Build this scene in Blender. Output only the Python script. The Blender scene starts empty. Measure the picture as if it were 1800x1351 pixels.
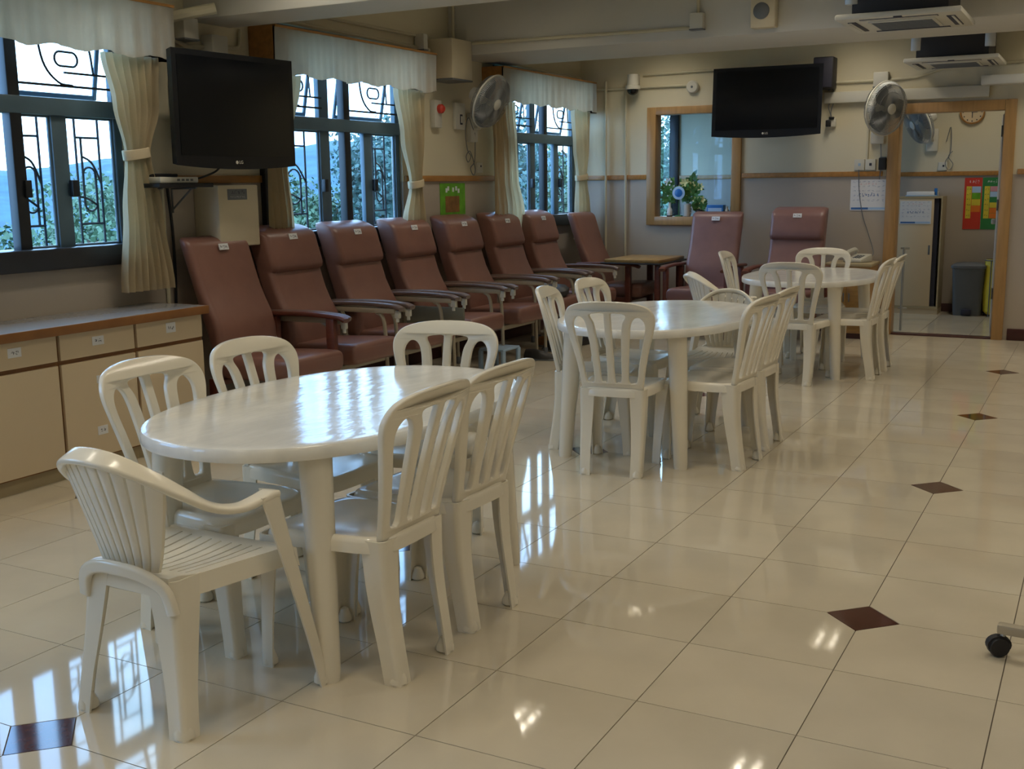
import bpy, bmesh, math, random
from mathutils import Vector, Matrix, Euler
random.seed(7)
PI = math.pi
S = bpy.context.scene
COL = S.collection
R = math.radians

# ------------------------------------------------------------------ camera
cd = bpy.data.cameras.new('camera'); cam = bpy.data.objects.new('camera', cd); COL.objects.link(cam)
yaw, pitch, roll = 0.48899074, 0.17722844, -0.01264063
cam.location = (0.63351865, -3.65958932, 1.43794741)
fw = Vector((-math.sin(yaw)*math.cos(pitch), math.cos(yaw)*math.cos(pitch), -math.sin(pitch)))
rt = Vector((math.cos(yaw), math.sin(yaw), 0)); up = rt.cross(fw)
r2 = rt*math.cos(roll) + up*math.sin(roll); u2 = up*math.cos(roll) - rt*math.sin(roll)
cam.rotation_euler = Matrix((r2, u2, -fw)).transposed().to_euler()
cd.sensor_fit = 'HORIZONTAL'; cd.sensor_width = 36.0; cd.lens = 36.0*1964.22/1800.0
cd.clip_start = 0.05; cd.clip_end = 600
S.camera = cam

# ------------------------------------------------------------------ view and sky
S.view_settings.view_transform = 'Standard'; S.view_settings.look = 'None'
S.view_settings.gamma = 1.0; S.view_settings.use_curve_mapping = False
S.view_settings.exposure = 0.0
SKY = 7.5
TUBE_W = 4.1
wd = bpy.data.worlds.new('overcast_sky'); S.world = wd; wd.use_nodes = True
nt = wd.node_tree; nt.nodes.clear()
wo = nt.nodes.new('ShaderNodeOutputWorld'); bg = nt.nodes.new('ShaderNodeBackground')
tc = nt.nodes.new('ShaderNodeTexCoord'); nz = nt.nodes.new('ShaderNodeTexNoise'); rp = nt.nodes.new('ShaderNodeValToRGB')
nz.inputs['Scale'].default_value = 3.0; nz.inputs['Detail'].default_value = 5.0
rp.color_ramp.elements[0].position = 0.38; rp.color_ramp.elements[0].color = (0.24, 0.52, 1.0, 1)
rp.color_ramp.elements[1].position = 0.62; rp.color_ramp.elements[1].color = (0.52, 0.77, 1.0, 1)
nt.links.new(tc.outputs['Generated'], nz.inputs['Vector']); nt.links.new(nz.outputs['Fac'], rp.inputs['Fac'])
nt.links.new(rp.outputs['Color'], bg.inputs['Color']); bg.inputs['Strength'].default_value = SKY
nt.links.new(bg.outputs['Background'], wo.inputs['Surface'])

W = -4.32          # inner face of the window wall
YB = 7.25          # inner face of the far wall
CZ = 3.10          # ceiling
WIN = [(-0.55, 1.03), (2.26, 3.86), (5.36, 7.13)]
WZ0, WZ1 = 1.05, 2.52
EXTRA = [(-3.75, -2.25), (-6.6, -5.1)]          # further windows of the same wall, behind the camera

def portal(name, loc, rot, sx, sy):
    l = bpy.data.lights.new(name, 'AREA'); l.shape = 'RECTANGLE'; l.size = sx; l.size_y = sy
    l.cycles.is_portal = True
    o = bpy.data.objects.new(name, l); COL.objects.link(o); o.location = loc; o.rotation_euler = rot
LAMPS = [(x, y) for x in (-3.33, -1.47, 0.39, 2.25) for y in (6.40, 3.64, 0.88, -1.88, -4.64)]
LZ = 2.88
for (x, y) in LAMPS + [(-0.6, 8.35)]:     # two fluorescent tubes in each ceiling fitting
    for dx in (-0.065, 0.065):
        l = bpy.data.lights.new('fluorescent_tube', 'AREA'); l.shape = 'RECTANGLE'; l.size = 0.045; l.size_y = 0.86
        l.energy = TUBE_W if y < YB else TUBE_W*1.1; l.color = (1.0, 0.90, 0.73); l.spread = R(140)
        o = bpy.data.objects.new('fluorescent_tube', l); COL.objects.link(o); o.location = (x+dx, y, LZ)
for (a, b) in WIN + EXTRA + [(7.75, 9.15)]:
    portal('window_portal', (W-0.16, (a+b)/2, (WZ0+WZ1)/2), (0, -PI/2, 0), WZ1-WZ0, b-a)

# ------------------------------------------------------------------ materials
def mat(name, col, rough=0.5, var=0.06, scale=6.0, metal=0.0, bump=0.0, bscale=40.0, spec=0.5, rnd=0.0, stretch=None, coat=0.0):
    m = bpy.data.materials.new(name); m.use_nodes = True
    t = m.node_tree; b = t.nodes['Principled BSDF']
    b.inputs['Roughness'].default_value = rough; b.inputs['Metallic'].default_value = metal
    b.inputs['Specular IOR Level'].default_value = spec
    if coat: b.inputs['Coat Weight'].default_value = coat; b.inputs['Coat Roughness'].default_value = 0.08
    c = t.nodes.new('ShaderNodeTexCoord'); mp = t.nodes.new('ShaderNodeMapping')
    if stretch: mp.inputs['Scale'].default_value = stretch
    n = t.nodes.new('ShaderNodeTexNoise'); n.inputs['Scale'].default_value = scale; n.inputs['Detail'].default_value = 4
    rr = t.nodes.new('ShaderNodeValToRGB')
    lo = [max(0, x*(1-var)) for x in col]; hi = [min(1, x*(1+var)) for x in col]
    rr.color_ramp.elements[0].color = (*lo, 1); rr.color_ramp.elements[1].color = (*hi, 1)
    rr.color_ramp.elements[0].position = 0.3; rr.color_ramp.elements[1].position = 0.7
    t.links.new(c.outputs['Object'], mp.inputs['Vector']); t.links.new(mp.outputs['Vector'], n.inputs['Vector'])
    t.links.new(n.outputs['Fac'], rr.inputs['Fac'])
    src = rr.outputs['Color']
    if rnd:
        oi = t.nodes.new('ShaderNodeObjectInfo'); hv = t.nodes.new('ShaderNodeHueSaturation')
        mr = t.nodes.new('ShaderNodeMapRange'); mr.inputs['To Min'].default_value = 1-rnd; mr.inputs['To Max'].default_value = 1+rnd
        t.links.new(oi.outputs['Random'], mr.inputs['Value']); t.links.new(mr.outputs['Result'], hv.inputs['Value'])
        t.links.new(src, hv.inputs['Color']); src = hv.outputs['Color']
    t.links.new(src, b.inputs['Base Color'])
    if bump:
        n2 = t.nodes.new('ShaderNodeTexNoise'); n2.inputs['Scale'].default_value = bscale; n2.inputs['Detail'].default_value = 3
        bp = t.nodes.new('ShaderNodeBump'); bp.inputs['Strength'].default_value = bump; bp.inputs['Distance'].default_value = 0.01
        t.links.new(mp.outputs['Vector'], n2.inputs['Vector']); t.links.new(n2.outputs['Fac'], bp.inputs['Height'])
        t.links.new(bp.outputs['Normal'], b.inputs['Normal'])
    return m
M = {}
M['wall_up'] = mat('cream_paint', (0.67, 0.605, 0.435), 0.6, 0.03, 1.5, bump=0.05, bscale=60)
M['wall_low'] = mat('taupe_paint', (0.44, 0.38, 0.31), 0.5, 0.03, 1.5, bump=0.05, bscale=60)
M['beam'] = mat('grey_white_paint', (0.60, 0.58, 0.52), 0.6, 0.03, 1.5)
M['ceil'] = mat('ceiling_paint', (0.70, 0.68, 0.60), 0.7, 0.03, 1.5)
M['trim'] = mat('varnished_wood', (0.40, 0.19, 0.048), 0.35, 0.18, 5, stretch=(6, 1, 6))
M['frame_wood'] = mat('pale_frame_wood', (0.43, 0.25, 0.095), 0.35, 0.12, 5, stretch=(6, 6, 0.6))
M['tile'] = mat('polished_tile', (0.60, 0.525, 0.395), 0.045, 0.06, 3.0, rnd=0.035, spec=0.55)
M['accent'] = mat('dark_accent_tile', (0.085, 0.032, 0.022), 0.07, 0.25, 20, spec=0.55)
M['grout'] = mat('grout', (0.16, 0.13, 0.10), 0.8, 0.1, 30)
M['plastic'] = mat('white_plastic', (0.85, 0.785, 0.645), 0.19, 0.03, 3, spec=0.5)
M['tabletop'] = mat('white_marbled_plastic', (0.86, 0.835, 0.765), 0.13, 0.07, 7, spec=0.55, bump=0.12, bscale=9, stretch=(2.2, 0.8, 1))
M['vinyl'] = mat('brown_vinyl', (0.225, 0.105, 0.078), 0.36, 0.10, 5, bump=0.15, bscale=9)
M['vinyl_d'] = mat('mauve_vinyl', (0.215, 0.11, 0.10), 0.38, 0.10, 5, bump=0.15, bscale=9)
M['arm_brown'] = mat('brown_arm_plastic', (0.16, 0.105, 0.085), 0.3, 0.1, 8)
M['arm_wood'] = mat('dark_red_wood', (0.12, 0.032, 0.018), 0.3, 0.2, 6, stretch=(6, 1, 6))
M['tube'] = mat('beige_painted_tube', (0.42, 0.36, 0.26), 0.35, 0.05, 5)
M['panel_grey'] = mat('grey_green_board', (0.25, 0.24, 0.18), 0.4, 0.06, 5)
M['lam'] = mat('cream_laminate', (0.66, 0.53, 0.35), 0.35, 0.03, 2)
M['lam_dark'] = mat('plinth_laminate', (0.42, 0.34, 0.20), 0.45, 0.05, 2)
M['worktop'] = mat('grey_laminate_top', (0.34, 0.34, 0.35), 0.2, 0.03, 60)
M['edge'] = mat('brown_edge_strip', (0.25, 0.105, 0.028), 0.4, 0.15, 8)
M['white'] = mat('white_paper', (0.75, 0.76, 0.78), 0.6, 0.03, 4)
M['ink'] = mat('black_ink', (0.03, 0.03, 0.05), 0.6, 0.1, 4)
M['blue_ink'] = mat('blue_ink', (0.05, 0.16, 0.42), 0.6, 0.1, 4)
M['pale_blue'] = mat('pale_blue_print', (0.40, 0.58, 0.80), 0.6, 0.05, 4)
M['date_ink'] = mat('grey_blue_print', (0.20, 0.27, 0.42), 0.6, 0.05, 4)
M['pink_ink'] = mat('pink_ink', (0.65, 0.30, 0.34), 0.6, 0.1, 4)
M['red'] = mat('red_print', (0.60, 0.045, 0.025), 0.45, 0.08, 6)
M['green'] = mat('green_print', (0.03, 0.22, 0.06), 0.45, 0.08, 6)
M['lime'] = mat('lime_print', (0.14, 0.42, 0.02), 0.45, 0.25, 12)
M['orange'] = mat('orange_print', (0.75, 0.20, 0.02), 0.45, 0.08, 6)
M['yellow'] = mat('yellow_print', (0.72, 0.60, 0.05), 0.45, 0.08, 6)
M['brownprint'] = mat('brown_print', (0.28, 0.13, 0.03), 0.5, 0.3, 14)
M['black'] = mat('black_gloss', (0.010, 0.011, 0.014), 0.22, 0.1, 4)
M['screen'] = mat('black_screen', (0.004, 0.005, 0.007), 0.12, 0.1, 4)
M['matt_black'] = mat('matt_black', (0.014, 0.013, 0.015), 0.55, 0.1, 8)
M['winframe'] = mat('flare_blue_window_metal', (0.085, 0.14, 0.18), 0.35, 0.08, 6)  # blue frame metal, lifted so the colour carries backlight flare
M['winpost'] = mat('black_window_post', (0.012, 0.014, 0.018), 0.4, 0.08, 6)
M['sill'] = mat('shade_dark_sill', (0.022, 0.025, 0.032), 0.35, 0.1, 6)  # near-black colour stands in for the shade of the deep sill
M['white_plas'] = mat('off_white_housing', (0.62, 0.60, 0.52), 0.35, 0.03, 4)
M['cream_box'] = mat('cream_housing', (0.62, 0.54, 0.38), 0.4, 0.03, 4)
M['conduit'] = mat('painted_conduit', (0.58, 0.53, 0.38), 0.45, 0.04, 4)
M['grey_plas'] = mat('grey_plastic', (0.14, 0.15, 0.16), 0.4, 0.05, 5)
M['blade'] = mat('grey_fan_blade', (0.16, 0.18, 0.19), 0.35, 0.05, 5)
M['wire'] = mat('steel_wire', (0.30, 0.31, 0.31), 0.35, 0.05, 5, metal=0.3)
M['steel'] = mat('dull_steel', (0.45, 0.45, 0.43), 0.35, 0.05, 5, metal=0.8)
M['maroon'] = mat('maroon_skirting', (0.060, 0.016, 0.014), 0.3, 0.15, 8)
M['desk'] = mat('yellow_wood_board', (0.33, 0.19, 0.06), 0.35, 0.2, 6, stretch=(1, 6, 6))
M['leaf'] = mat('haze_paled_leaf_green', (0.065, 0.125, 0.065), 0.6, 0.4, 0.6)  # green paled a little, haze brightness put into the colour
M['leaf_b'] = mat('haze_blue_leaf_green', (0.060, 0.125, 0.115), 0.6, 0.35, 0.6)  # blue cast is distance haze painted into the leaves
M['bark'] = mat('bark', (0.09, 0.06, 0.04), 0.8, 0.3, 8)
M['hill'] = mat('haze_tinted_hill', (0.030, 0.085, 0.125), 0.9, 0.30, 0.35)  # aerial haze mixed into the base colour, no volume
M['lawn'] = mat('rough_ground_cover', (0.040, 0.085, 0.045), 0.9, 0.4, 0.7)
M['blue'] = mat('blue_plastic', (0.02, 0.16, 0.50), 0.3, 0.1, 6)
M['sky_blue'] = mat('pale_blue_plastic', (0.36, 0.50, 0.66), 0.35, 0.05, 6)
M['clutter'] = mat('dark_leather', (0.030, 0.028, 0.028), 0.5, 0.3, 14)
M['petal'] = mat('pale_yellow_petal', (0.75, 0.70, 0.30), 0.5, 0.15, 10)
M['petal_w'] = mat('white_petal', (0.75, 0.78, 0.80), 0.5, 0.08, 10)
M['foliage'] = mat('vase_foliage', (0.10, 0.26, 0.07), 0.5, 0.4, 12)
M['stem'] = mat('plant_stem', (0.05, 0.17, 0.05), 0.5, 0.3, 10)
M['vase'] = mat('glazed_vase', (0.55, 0.53, 0.48), 0.2, 0.05, 6)
M['bin'] = mat('grey_bin_plastic', (0.115, 0.125, 0.135), 0.45, 0.04, 5)

def fabric(name, col, trans=0.35):
    m = mat(name, col, 0.85, 0.08, 5, bump=0.1, bscale=120)
    t = m.node_tree; b = t.nodes['Principled BSDF']; out = t.nodes['Material Output']
    tr = t.nodes.new('ShaderNodeBsdfTranslucent'); mx = t.nodes.new('ShaderNodeMixShader')
    mx.inputs['Fac'].default_value = trans; tr.inputs['Color'].default_value = (*col, 1)
    t.links.new(b.outputs['BSDF'], mx.inputs[1]); t.links.new(tr.outputs['BSDF'], mx.inputs[2]); t.links.new(mx.outputs['Shader'], out.inputs['Surface'])
    return m
M['curtain'] = fabric('cream_curtain_cloth', (0.78, 0.67, 0.47), 0.25)
M['valance'] = fabric('cream_valance_cloth', (0.61, 0.53, 0.41), 0.05)
def glass(name, tint=(1, 1, 1), fac=0.07):
    m = bpy.data.materials.new(name); m.use_nodes = True; t = m.node_tree
    t.nodes.remove(t.nodes['Principled BSDF']); out = t.nodes['Material Output']
    a = t.nodes.new('ShaderNodeBsdfTransparent'); g = t.nodes.new('ShaderNodeBsdfGlossy'); mx = t.nodes.new('ShaderNodeMixShader')
    a.inputs['Color'].default_value = (*tint, 1); g.inputs['Roughness'].default_value = 0.02
    fr = t.nodes.new('ShaderNodeLayerWeight'); fr.inputs['Blend'].default_value = 0.5
    pw = t.nodes.new('ShaderNodeMath'); pw.operation = 'POWER'; pw.inputs[1].default_value = 4.0
    ma = t.nodes.new('ShaderNodeMath'); ma.operation = 'MULTIPLY_ADD'; ma.inputs[1].default_value = 0.5; ma.inputs[2].default_value = 0.025
    t.links.new(fr.outputs['Facing'], pw.inputs[0]); t.links.new(pw.outputs[0], ma.inputs[0])
    t.links.new(ma.outputs[0], mx.inputs['Fac']); t.links.new(a.outputs['BSDF'], mx.inputs[1]); t.links.new(g.outputs['BSDF'], mx.inputs[2])
    t.links.new(mx.outputs['Shader'], out.inputs['Surface']); return m
M['glass'] = glass('window_glass', (0.92, 0.97, 1.0)); M['vglass'] = glass('clear_glass', (0.85, 0.93, 0.9))
def emit(name, col, s):
    m = bpy.data.materials.new(name); m.use_nodes = True; t = m.node_tree
    b = t.nodes['Principled BSDF']; b.inputs['Base Color'].default_value = (*col, 1)
    b.inputs['Emission Color'].default_value = (*col, 1); b.inputs['Emission Strength'].default_value = s
    return m


# ------------------------------------------------------------------ mesh helpers
def new(): return bmesh.new()
def box(bm, x0, x1, y0, y1, z0, z1, bev=0.0, mi=0, T=None, seg=2):
    r = bmesh.ops.create_cube(bm, size=1.0)
    vs = r['verts']
    for v in vs:
        v.co = Vector(((x0+x1)/2 + v.co.x*(x1-x0), (y0+y1)/2 + v.co.y*(y1-y0), (z0+z1)/2 + v.co.z*(z1-z0)))
    fs = set(f for v in vs for f in v.link_faces)
    if bev:
        es = list(set(e for v in vs for e in v.link_edges))
        q = bmesh.ops.bevel(bm, geom=es, offset=bev, segments=seg, affect='EDGES', profile=0.5)
        fs = set(q['faces']) | set(f for f in fs if f.is_valid)
        vs = list(set(v for f in fs for v in f.verts))
    for f in fs: f.material_index = mi
    if T is not None:
        for v in vs: v.co = T @ v.co
    return vs
def frames(pts, closed=False):
    P = [Vector(p) for p in pts]; n = len(P); out = []
    prev = None
    for i in range(n):
        a = P[i-1] if (i > 0 or closed) else P[i]; b = P[(i+1) % n] if (i < n-1 or closed) else P[i]
        t = (b-a).normalized()
        if prev is None:
            ref = Vector((0, 0, 1)) if abs(t.z) < 0.9 else Vector((1, 0, 0))
            s = t.cross(ref).normalized()
        else:
            s = prev - t*prev.dot(t); s.normalize()
        prev = s; out.append((P[i], t, s, s.cross(t)))
    return out
def sweep(bm, pts, prof, closed=False, caps=True, scale=None, mi=0, T=None, fr=None):
    F = fr or frames(pts, closed); rings = []
    for k, (p, t, s, u) in enumerate(F):
        sc = scale(k/(max(1, len(F)-1))) if scale else 1.0
        if not isinstance(sc, tuple): sc = (sc, sc)
        rings.append([bm.verts.new(p + s*(a*sc[0]) + u*(b*sc[1])) for a, b in prof])
    n = len(prof); m = len(rings)
    for i in range(m if closed else m-1):
        A, B = rings[i], rings[(i+1) % m]
        for j in range(n):
            f = bm.faces.new((A[j], A[(j+1) % n], B[(j+1) % n], B[j])); f.material_index = mi
    if caps and not closed:
        f = bm.faces.new(rings[0][::-1]); f.material_index = mi
        f = bm.faces.new(rings[-1]); f.material_index = mi
    if T is not None:
        for r in rings:
            for v in r: v.co = T @ v.co
def circ(r, n=8): return [(r*math.cos(2*PI*k/n), r*math.sin(2*PI*k/n)) for k in range(n)]
def rrect(w, h, r=None, n=3):
    r = min(w, h)*0.35 if r is None else r; o = []
    for cx, cy, a0 in ((w/2-r, h/2-r, 0), (-w/2+r, h/2-r, PI/2), (-w/2+r, -h/2+r, PI), (w/2-r, -h/2+r, 1.5*PI)):
        for k in range(n+1):
            a = a0 + PI/2*k/n; o.append((cx+r*math.cos(a), cy+r*math.sin(a)))
    return o
def tube(bm, pts, r, n=8, closed=False, mi=0, T=None): sweep(bm, pts, circ(r, n), closed, True, None, mi, T)
def crom(P, n=6, closed=False):
    P = [Vector(p) for p in P]; o = []; m = len(P)
    rng = range(m if closed else m-1)
    for i in rng:
        p1, p2 = P[i], P[(i+1) % m]
        p0 = P[i-1] if (i > 0 or closed) else p1*2-p2
        p3 = P[(i+2) % m] if (i+2 < m or closed) else p2*2-p1
        for k in range(n):
            t = k/n
            o.append(0.5*((2*p1)+(p2-p0)*t+(2*p0-5*p1+4*p2-p3)*t*t+(3*p1-p0-3*p2+p3)*t**3))
    if not closed: o.append(P[-1])
    return o
def lathe(bm, prof, n=24, T=None, mi=0, caps=True):
    rings = []
    for r, z in prof: rings.append([bm.verts.new((r*math.cos(2*PI*k/n), r*math.sin(2*PI*k/n), z)) for k in range(n)])
    for A, B in zip(rings, rings[1:]):
        for j in range(n):
            f = bm.faces.new((A[j], A[(j+1) % n], B[(j+1) % n], B[j])); f.material_index = mi
    if caps:
        f = bm.faces.new(rings[0][::-1]); f.material_index = mi
        f = bm.faces.new(rings[-1]); f.material_index = mi
    if T is not None:
        for r in rings:
            for v in r: v.co = T @ v.co
def obj(name, bm, m, parent=None, smooth=True, loc=None, rot=None, angle=35):
    bmesh.ops.recalc_face_normals(bm, faces=bm.faces)
    me = bpy.data.meshes.new(name); bm.to_mesh(me); bm.free()
    for x in (m if isinstance(m, (list, tuple)) else [m]): me.materials.append(M[x])
    if smooth:
        me.polygons.foreach_set('use_smooth', [True]*len(me.polygons)); me.set_sharp_from_angle(angle=R(angle))
    o = bpy.data.objects.new(name, me); COL.objects.link(o)
    if parent is not None: o.parent = parent
    if loc: o.location = loc
    if rot: o.rotation_euler = rot
    return o
def tag(o, label, cat, group=None):
    o['label'] = label; o['category'] = cat
    if group: o['group'] = group
    return o
def thing(name, label, cat, loc=(0, 0, 0), rotz=0, group=None):
    o = bpy.data.objects.new(name, None); COL.objects.link(o); o.empty_display_size = 0.1
    o.location = loc; o.rotation_euler = (0, 0, rotz); return tag(o, label, cat, group)
def struct(o): o['kind'] = 'structure'; return o
def root(name, loc=(0, 0, 0), parent=None):
    o = bpy.data.objects.new(name, None); COL.objects.link(o); o.empty_display_size = 0.1; o.location = loc
    if parent: o.parent = parent
    else: struct(o)
    return o
KIDS = {}
def dup(src, loc, rotz, label):
    def rec(o, parent):
        c = o.copy(); COL.objects.link(c)
        if parent: c.parent = parent
        for ch in [x for x in bpy.data.objects if x.parent == o and x != c]: rec(ch, c)
        return c
    r = rec(src, None); r.location = loc; r.rotation_euler = (0, 0, rotz); r['label'] = label
    return r
def cells(a0, a1, cuts):
    """split interval a0..a1 by the openings in cuts"""
    out = []; p = a0
    for c0, c1 in sorted(cuts): out.append((p, c0)); p = c1
    out.append((p, a1)); return out

# ------------------------------------------------------------------ setting: floor
T = 0.45
X0, X1, Y0, Y1 = W-0.2, 4.2, -7.4, 9.5
bm = new(); box(bm, X0, X1, Y0, Y1, -0.16, -0.004)
floor = struct(obj('floor', bm, 'grout', smooth=False))
def tile_mesh(cut):
    h = T/2-0.0016; c = 0.117
    pts = []
    for k, (sx, sy) in enumerate(((-1, -1), (1, -1), (1, 1), (-1, 1))):
        if k == cut:
            p, q = (sx*h, sy*(T/2-c-0.002)), (sx*(T/2-c-0.002), sy*h)
            pts += [p, q] if k in (0, 2) else [q, p]
        else: pts.append((sx*h, sy*h))
    b = new(); lo = [b.verts.new((x, y, -0.006)) for x, y in pts]; hi = [b.verts.new((x, y, 0)) for x, y in pts]
    b.faces.new(hi); n = len(pts)
    for i in range(n): b.faces.new((lo[i], lo[(i+1) % n], hi[(i+1) % n], hi[i]))
    bmesh.ops.recalc_face_normals(b, faces=b.faces)
    me = bpy.data.meshes.new('tile'); b.to_mesh(me); b.free(); me.materials.append(M['tile']); return me
TM = {k: tile_mesh(k) for k in (None, 0, 1, 2, 3)}
bm = new(); c = 0.117-0.0015
lo = [bm.verts.new((x, y, -0.006)) for x, y in ((c, 0), (0, c), (-c, 0), (0, -c))]; hi = [bm.verts.new((x, y, 0)) for x, y in ((c, 0), (0, c), (-c, 0), (0, -c))]
bm.faces.new(hi)
for i in range(4): bm.faces.new((lo[i], lo[(i+1) % 4], hi[(i+1) % 4], hi[i]))
bmesh.ops.recalc_face_normals(bm, faces=bm.faces)
AM = bpy.data.meshes.new('accent_tile'); bm.to_mesh(AM); bm.free(); AM.materials.append(M['accent'])
def corner_of(i, j):
    for k, (a, b) in enumerate(((i, j), (i+1, j), (i+1, j+1), (i, j+1))):
        if a % 4 == 0 and b % 4 == 0: return k
    return None
rest = new()
def add_rest(i, j):
    me = TM[corner_of(i, j)]; n0 = len(rest.verts); rest.from_mesh(me); rest.verts.ensure_lookup_table()
    for v in list(rest.verts)[n0:]: v.co += Vector(((i+0.5)*T, (j+0.5)*T, 0))
cnt = 0
for i in range(-10, 10):
    for j in range(-16, 22):
        if -10 <= i <= 1 and -5 <= j <= 15:
            o = bpy.data.objects.new('tile', TM[corner_of(i, j)]); COL.objects.link(o); o.parent = floor
            o.location = ((i+0.5)*T, (j+0.5)*T, 0); cnt += 1
        else: add_rest(i, j)
for i in range(-8, 9, 4):
    for j in range(-16, 21, 4):
        if -8 <= i <= 0 and -4 <= j <= 12:
            o = bpy.data.objects.new('accent_tile', AM); COL.objects.link(o); o.parent = floor; o.location = (i*T, j*T, 0)
            o['label'] = 'small dark brown diamond tile'
        else:
            n0 = len(rest.verts); rest.from_mesh(AM); rest.verts.ensure_lookup_table()
            for v in list(rest.verts)[n0:]: v.co += Vector((i*T, j*T, 0))
o = obj('tile_field', rest, ['tile'], floor, smooth=False); o['kind'] = 'stuff'

# ------------------------------------------------------------------ setting: walls
TRZ = 1.47       # wall colours change under the wood rail
DADO = [(0.0, TRZ, 1), (TRZ, CZ, 0)]
def wall_y(name, x0, x1, y0, y1, holes):
    """wall along y with holes (ya,yb,za,zb)"""
    bm = new()
    for a, b in cells(y0, y1, [(h[0], h[1]) for h in holes]):
        for z0, z1, mi in DADO: box(bm, x0, x1, a, b, z0, z1, mi=mi)
    for a, b, za, zb in holes:
        for z0, z1, mi in ((0, min(za, TRZ), 1), (TRZ, za, 0), (zb, CZ, 0), (zb, TRZ, 1)):
            if z1 > z0+1e-4: box(bm, x0, x1, a, b, z0, z1, mi=mi)
    return struct(obj(name, bm, ['wall_up', 'wall_low'], smooth=False))
def wall_x(name, y0, y1, x0, x1, holes):
    bm = new()
    for a, b in cells(x0, x1, [(h[0], h[1]) for h in holes]):
        for z0, z1, mi in DADO: box(bm, a, b, y0, y1, z0, z1, mi=mi)
    for a, b, za, zb in holes:
        for z0, z1, mi in ((0, min(za, TRZ), 1), (TRZ, za, 0), (zb, CZ, 0), (zb, TRZ, 1)):
            if z1 > z0+1e-4: box(bm, a, b, y0, y1, z0, z1, mi=mi)
    return struct(obj(name, bm, ['wall_up', 'wall_low'], smooth=False))
wall_left = wall_y('wall_left', W-0.10, W, Y0, 9.6, [(a, b, WZ0, WZ1) for a, b in WIN+EXTRA] + [(7.75, 9.15, 1.05, 2.35)])
IW = (-3.50, -2.67, 1.08, 2.12)      # inner window opening in the far wall
DR = (-1.16, -0.205, 0.0, 2.045)     # doorway
wall_back = wall_x('wall_back', YB, YB+0.12, W, X1, [IW, DR])
wall_far = wall_x('wall_far', 9.4, 9.5, W, X1, [(-4.30, -4.0, 0.95, 2.35)])
wall_right = wall_y('wall_right', X1-0.15, X1, Y0, 9.4, [])
wall_front = wall_x('wall_front', Y0-0.15, Y0, X0, X1, [])
bm = new(); box(bm, 0.75, 0.85, YB+0.12, 9.4, 0, CZ); struct(obj('wall_side', bm, 'wall_up', smooth=False))
bm = new(); box(bm, X0, X1, Y0-0.15, 9.6, CZ, CZ+0.15); ceiling = struct(obj('ceiling', bm, 'ceil', smooth=False))
for nm, y0, y1, z in (('beam', 1.55, 1.95, 2.42), ('beam', 4.6, 5.52, 2.485), ('beam', -5.9, -5.5, 2.42)):
    bm = new(); box(bm, W, X1-0.15, y0, y1, z, CZ, bev=0.008); obj(nm, bm, 'beam', ceiling)
# rails, skirtings
def rail(name, x0, x1, y0, y1, z0=1.468, z1=1.515, m='trim'):
    bm = new(); box(bm, x0, x1, y0, y1, z0, z1, bev=0.005); return struct(obj(name, bm, m))
n = 1
for a, b in ((Y0, -6.62), (-5.08, -3.77), (-2.23, -0.57), (1.05, 2.24), (3.88, 5.34)):
    rail('trim_%d' % n, W, W+0.02, a, b); n += 1
for a, b in ((W+0.0, -3.585), (-2.585, -1.255), (-0.115, X1-0.15)):
    rail('trim_%d' % n, a, b, YB-0.02, YB); n += 1
rail('trim_%d' % n, -3.99, 0.75, 9.38, 9.4); n += 1
rail('trim_%d' % n, -1.16, -0.205, YB-0.005, YB+0.125, -0.01, 0.012, 'maroon')
rail('baseboard_back', -0.115, X1-0.15, YB-0.018, YB, 0.0, 0.105, 'maroon')
rail('baseboard_back', -2.60, -1.255, YB-0.018, YB, 0.0, 0.105, 'maroon')
rail('baseboard_back', W, -2.60, YB-0.018, YB, 0.0, 0.105, 'maroon')
rail('baseboard_left', W, W+0.018, 1.12, YB-0.018, 0.0, 0.105, 'maroon')
rail('baseboard_far', W, 0.75, 9.382, 9.4, 0.0, 0.09, 'maroon')

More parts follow.
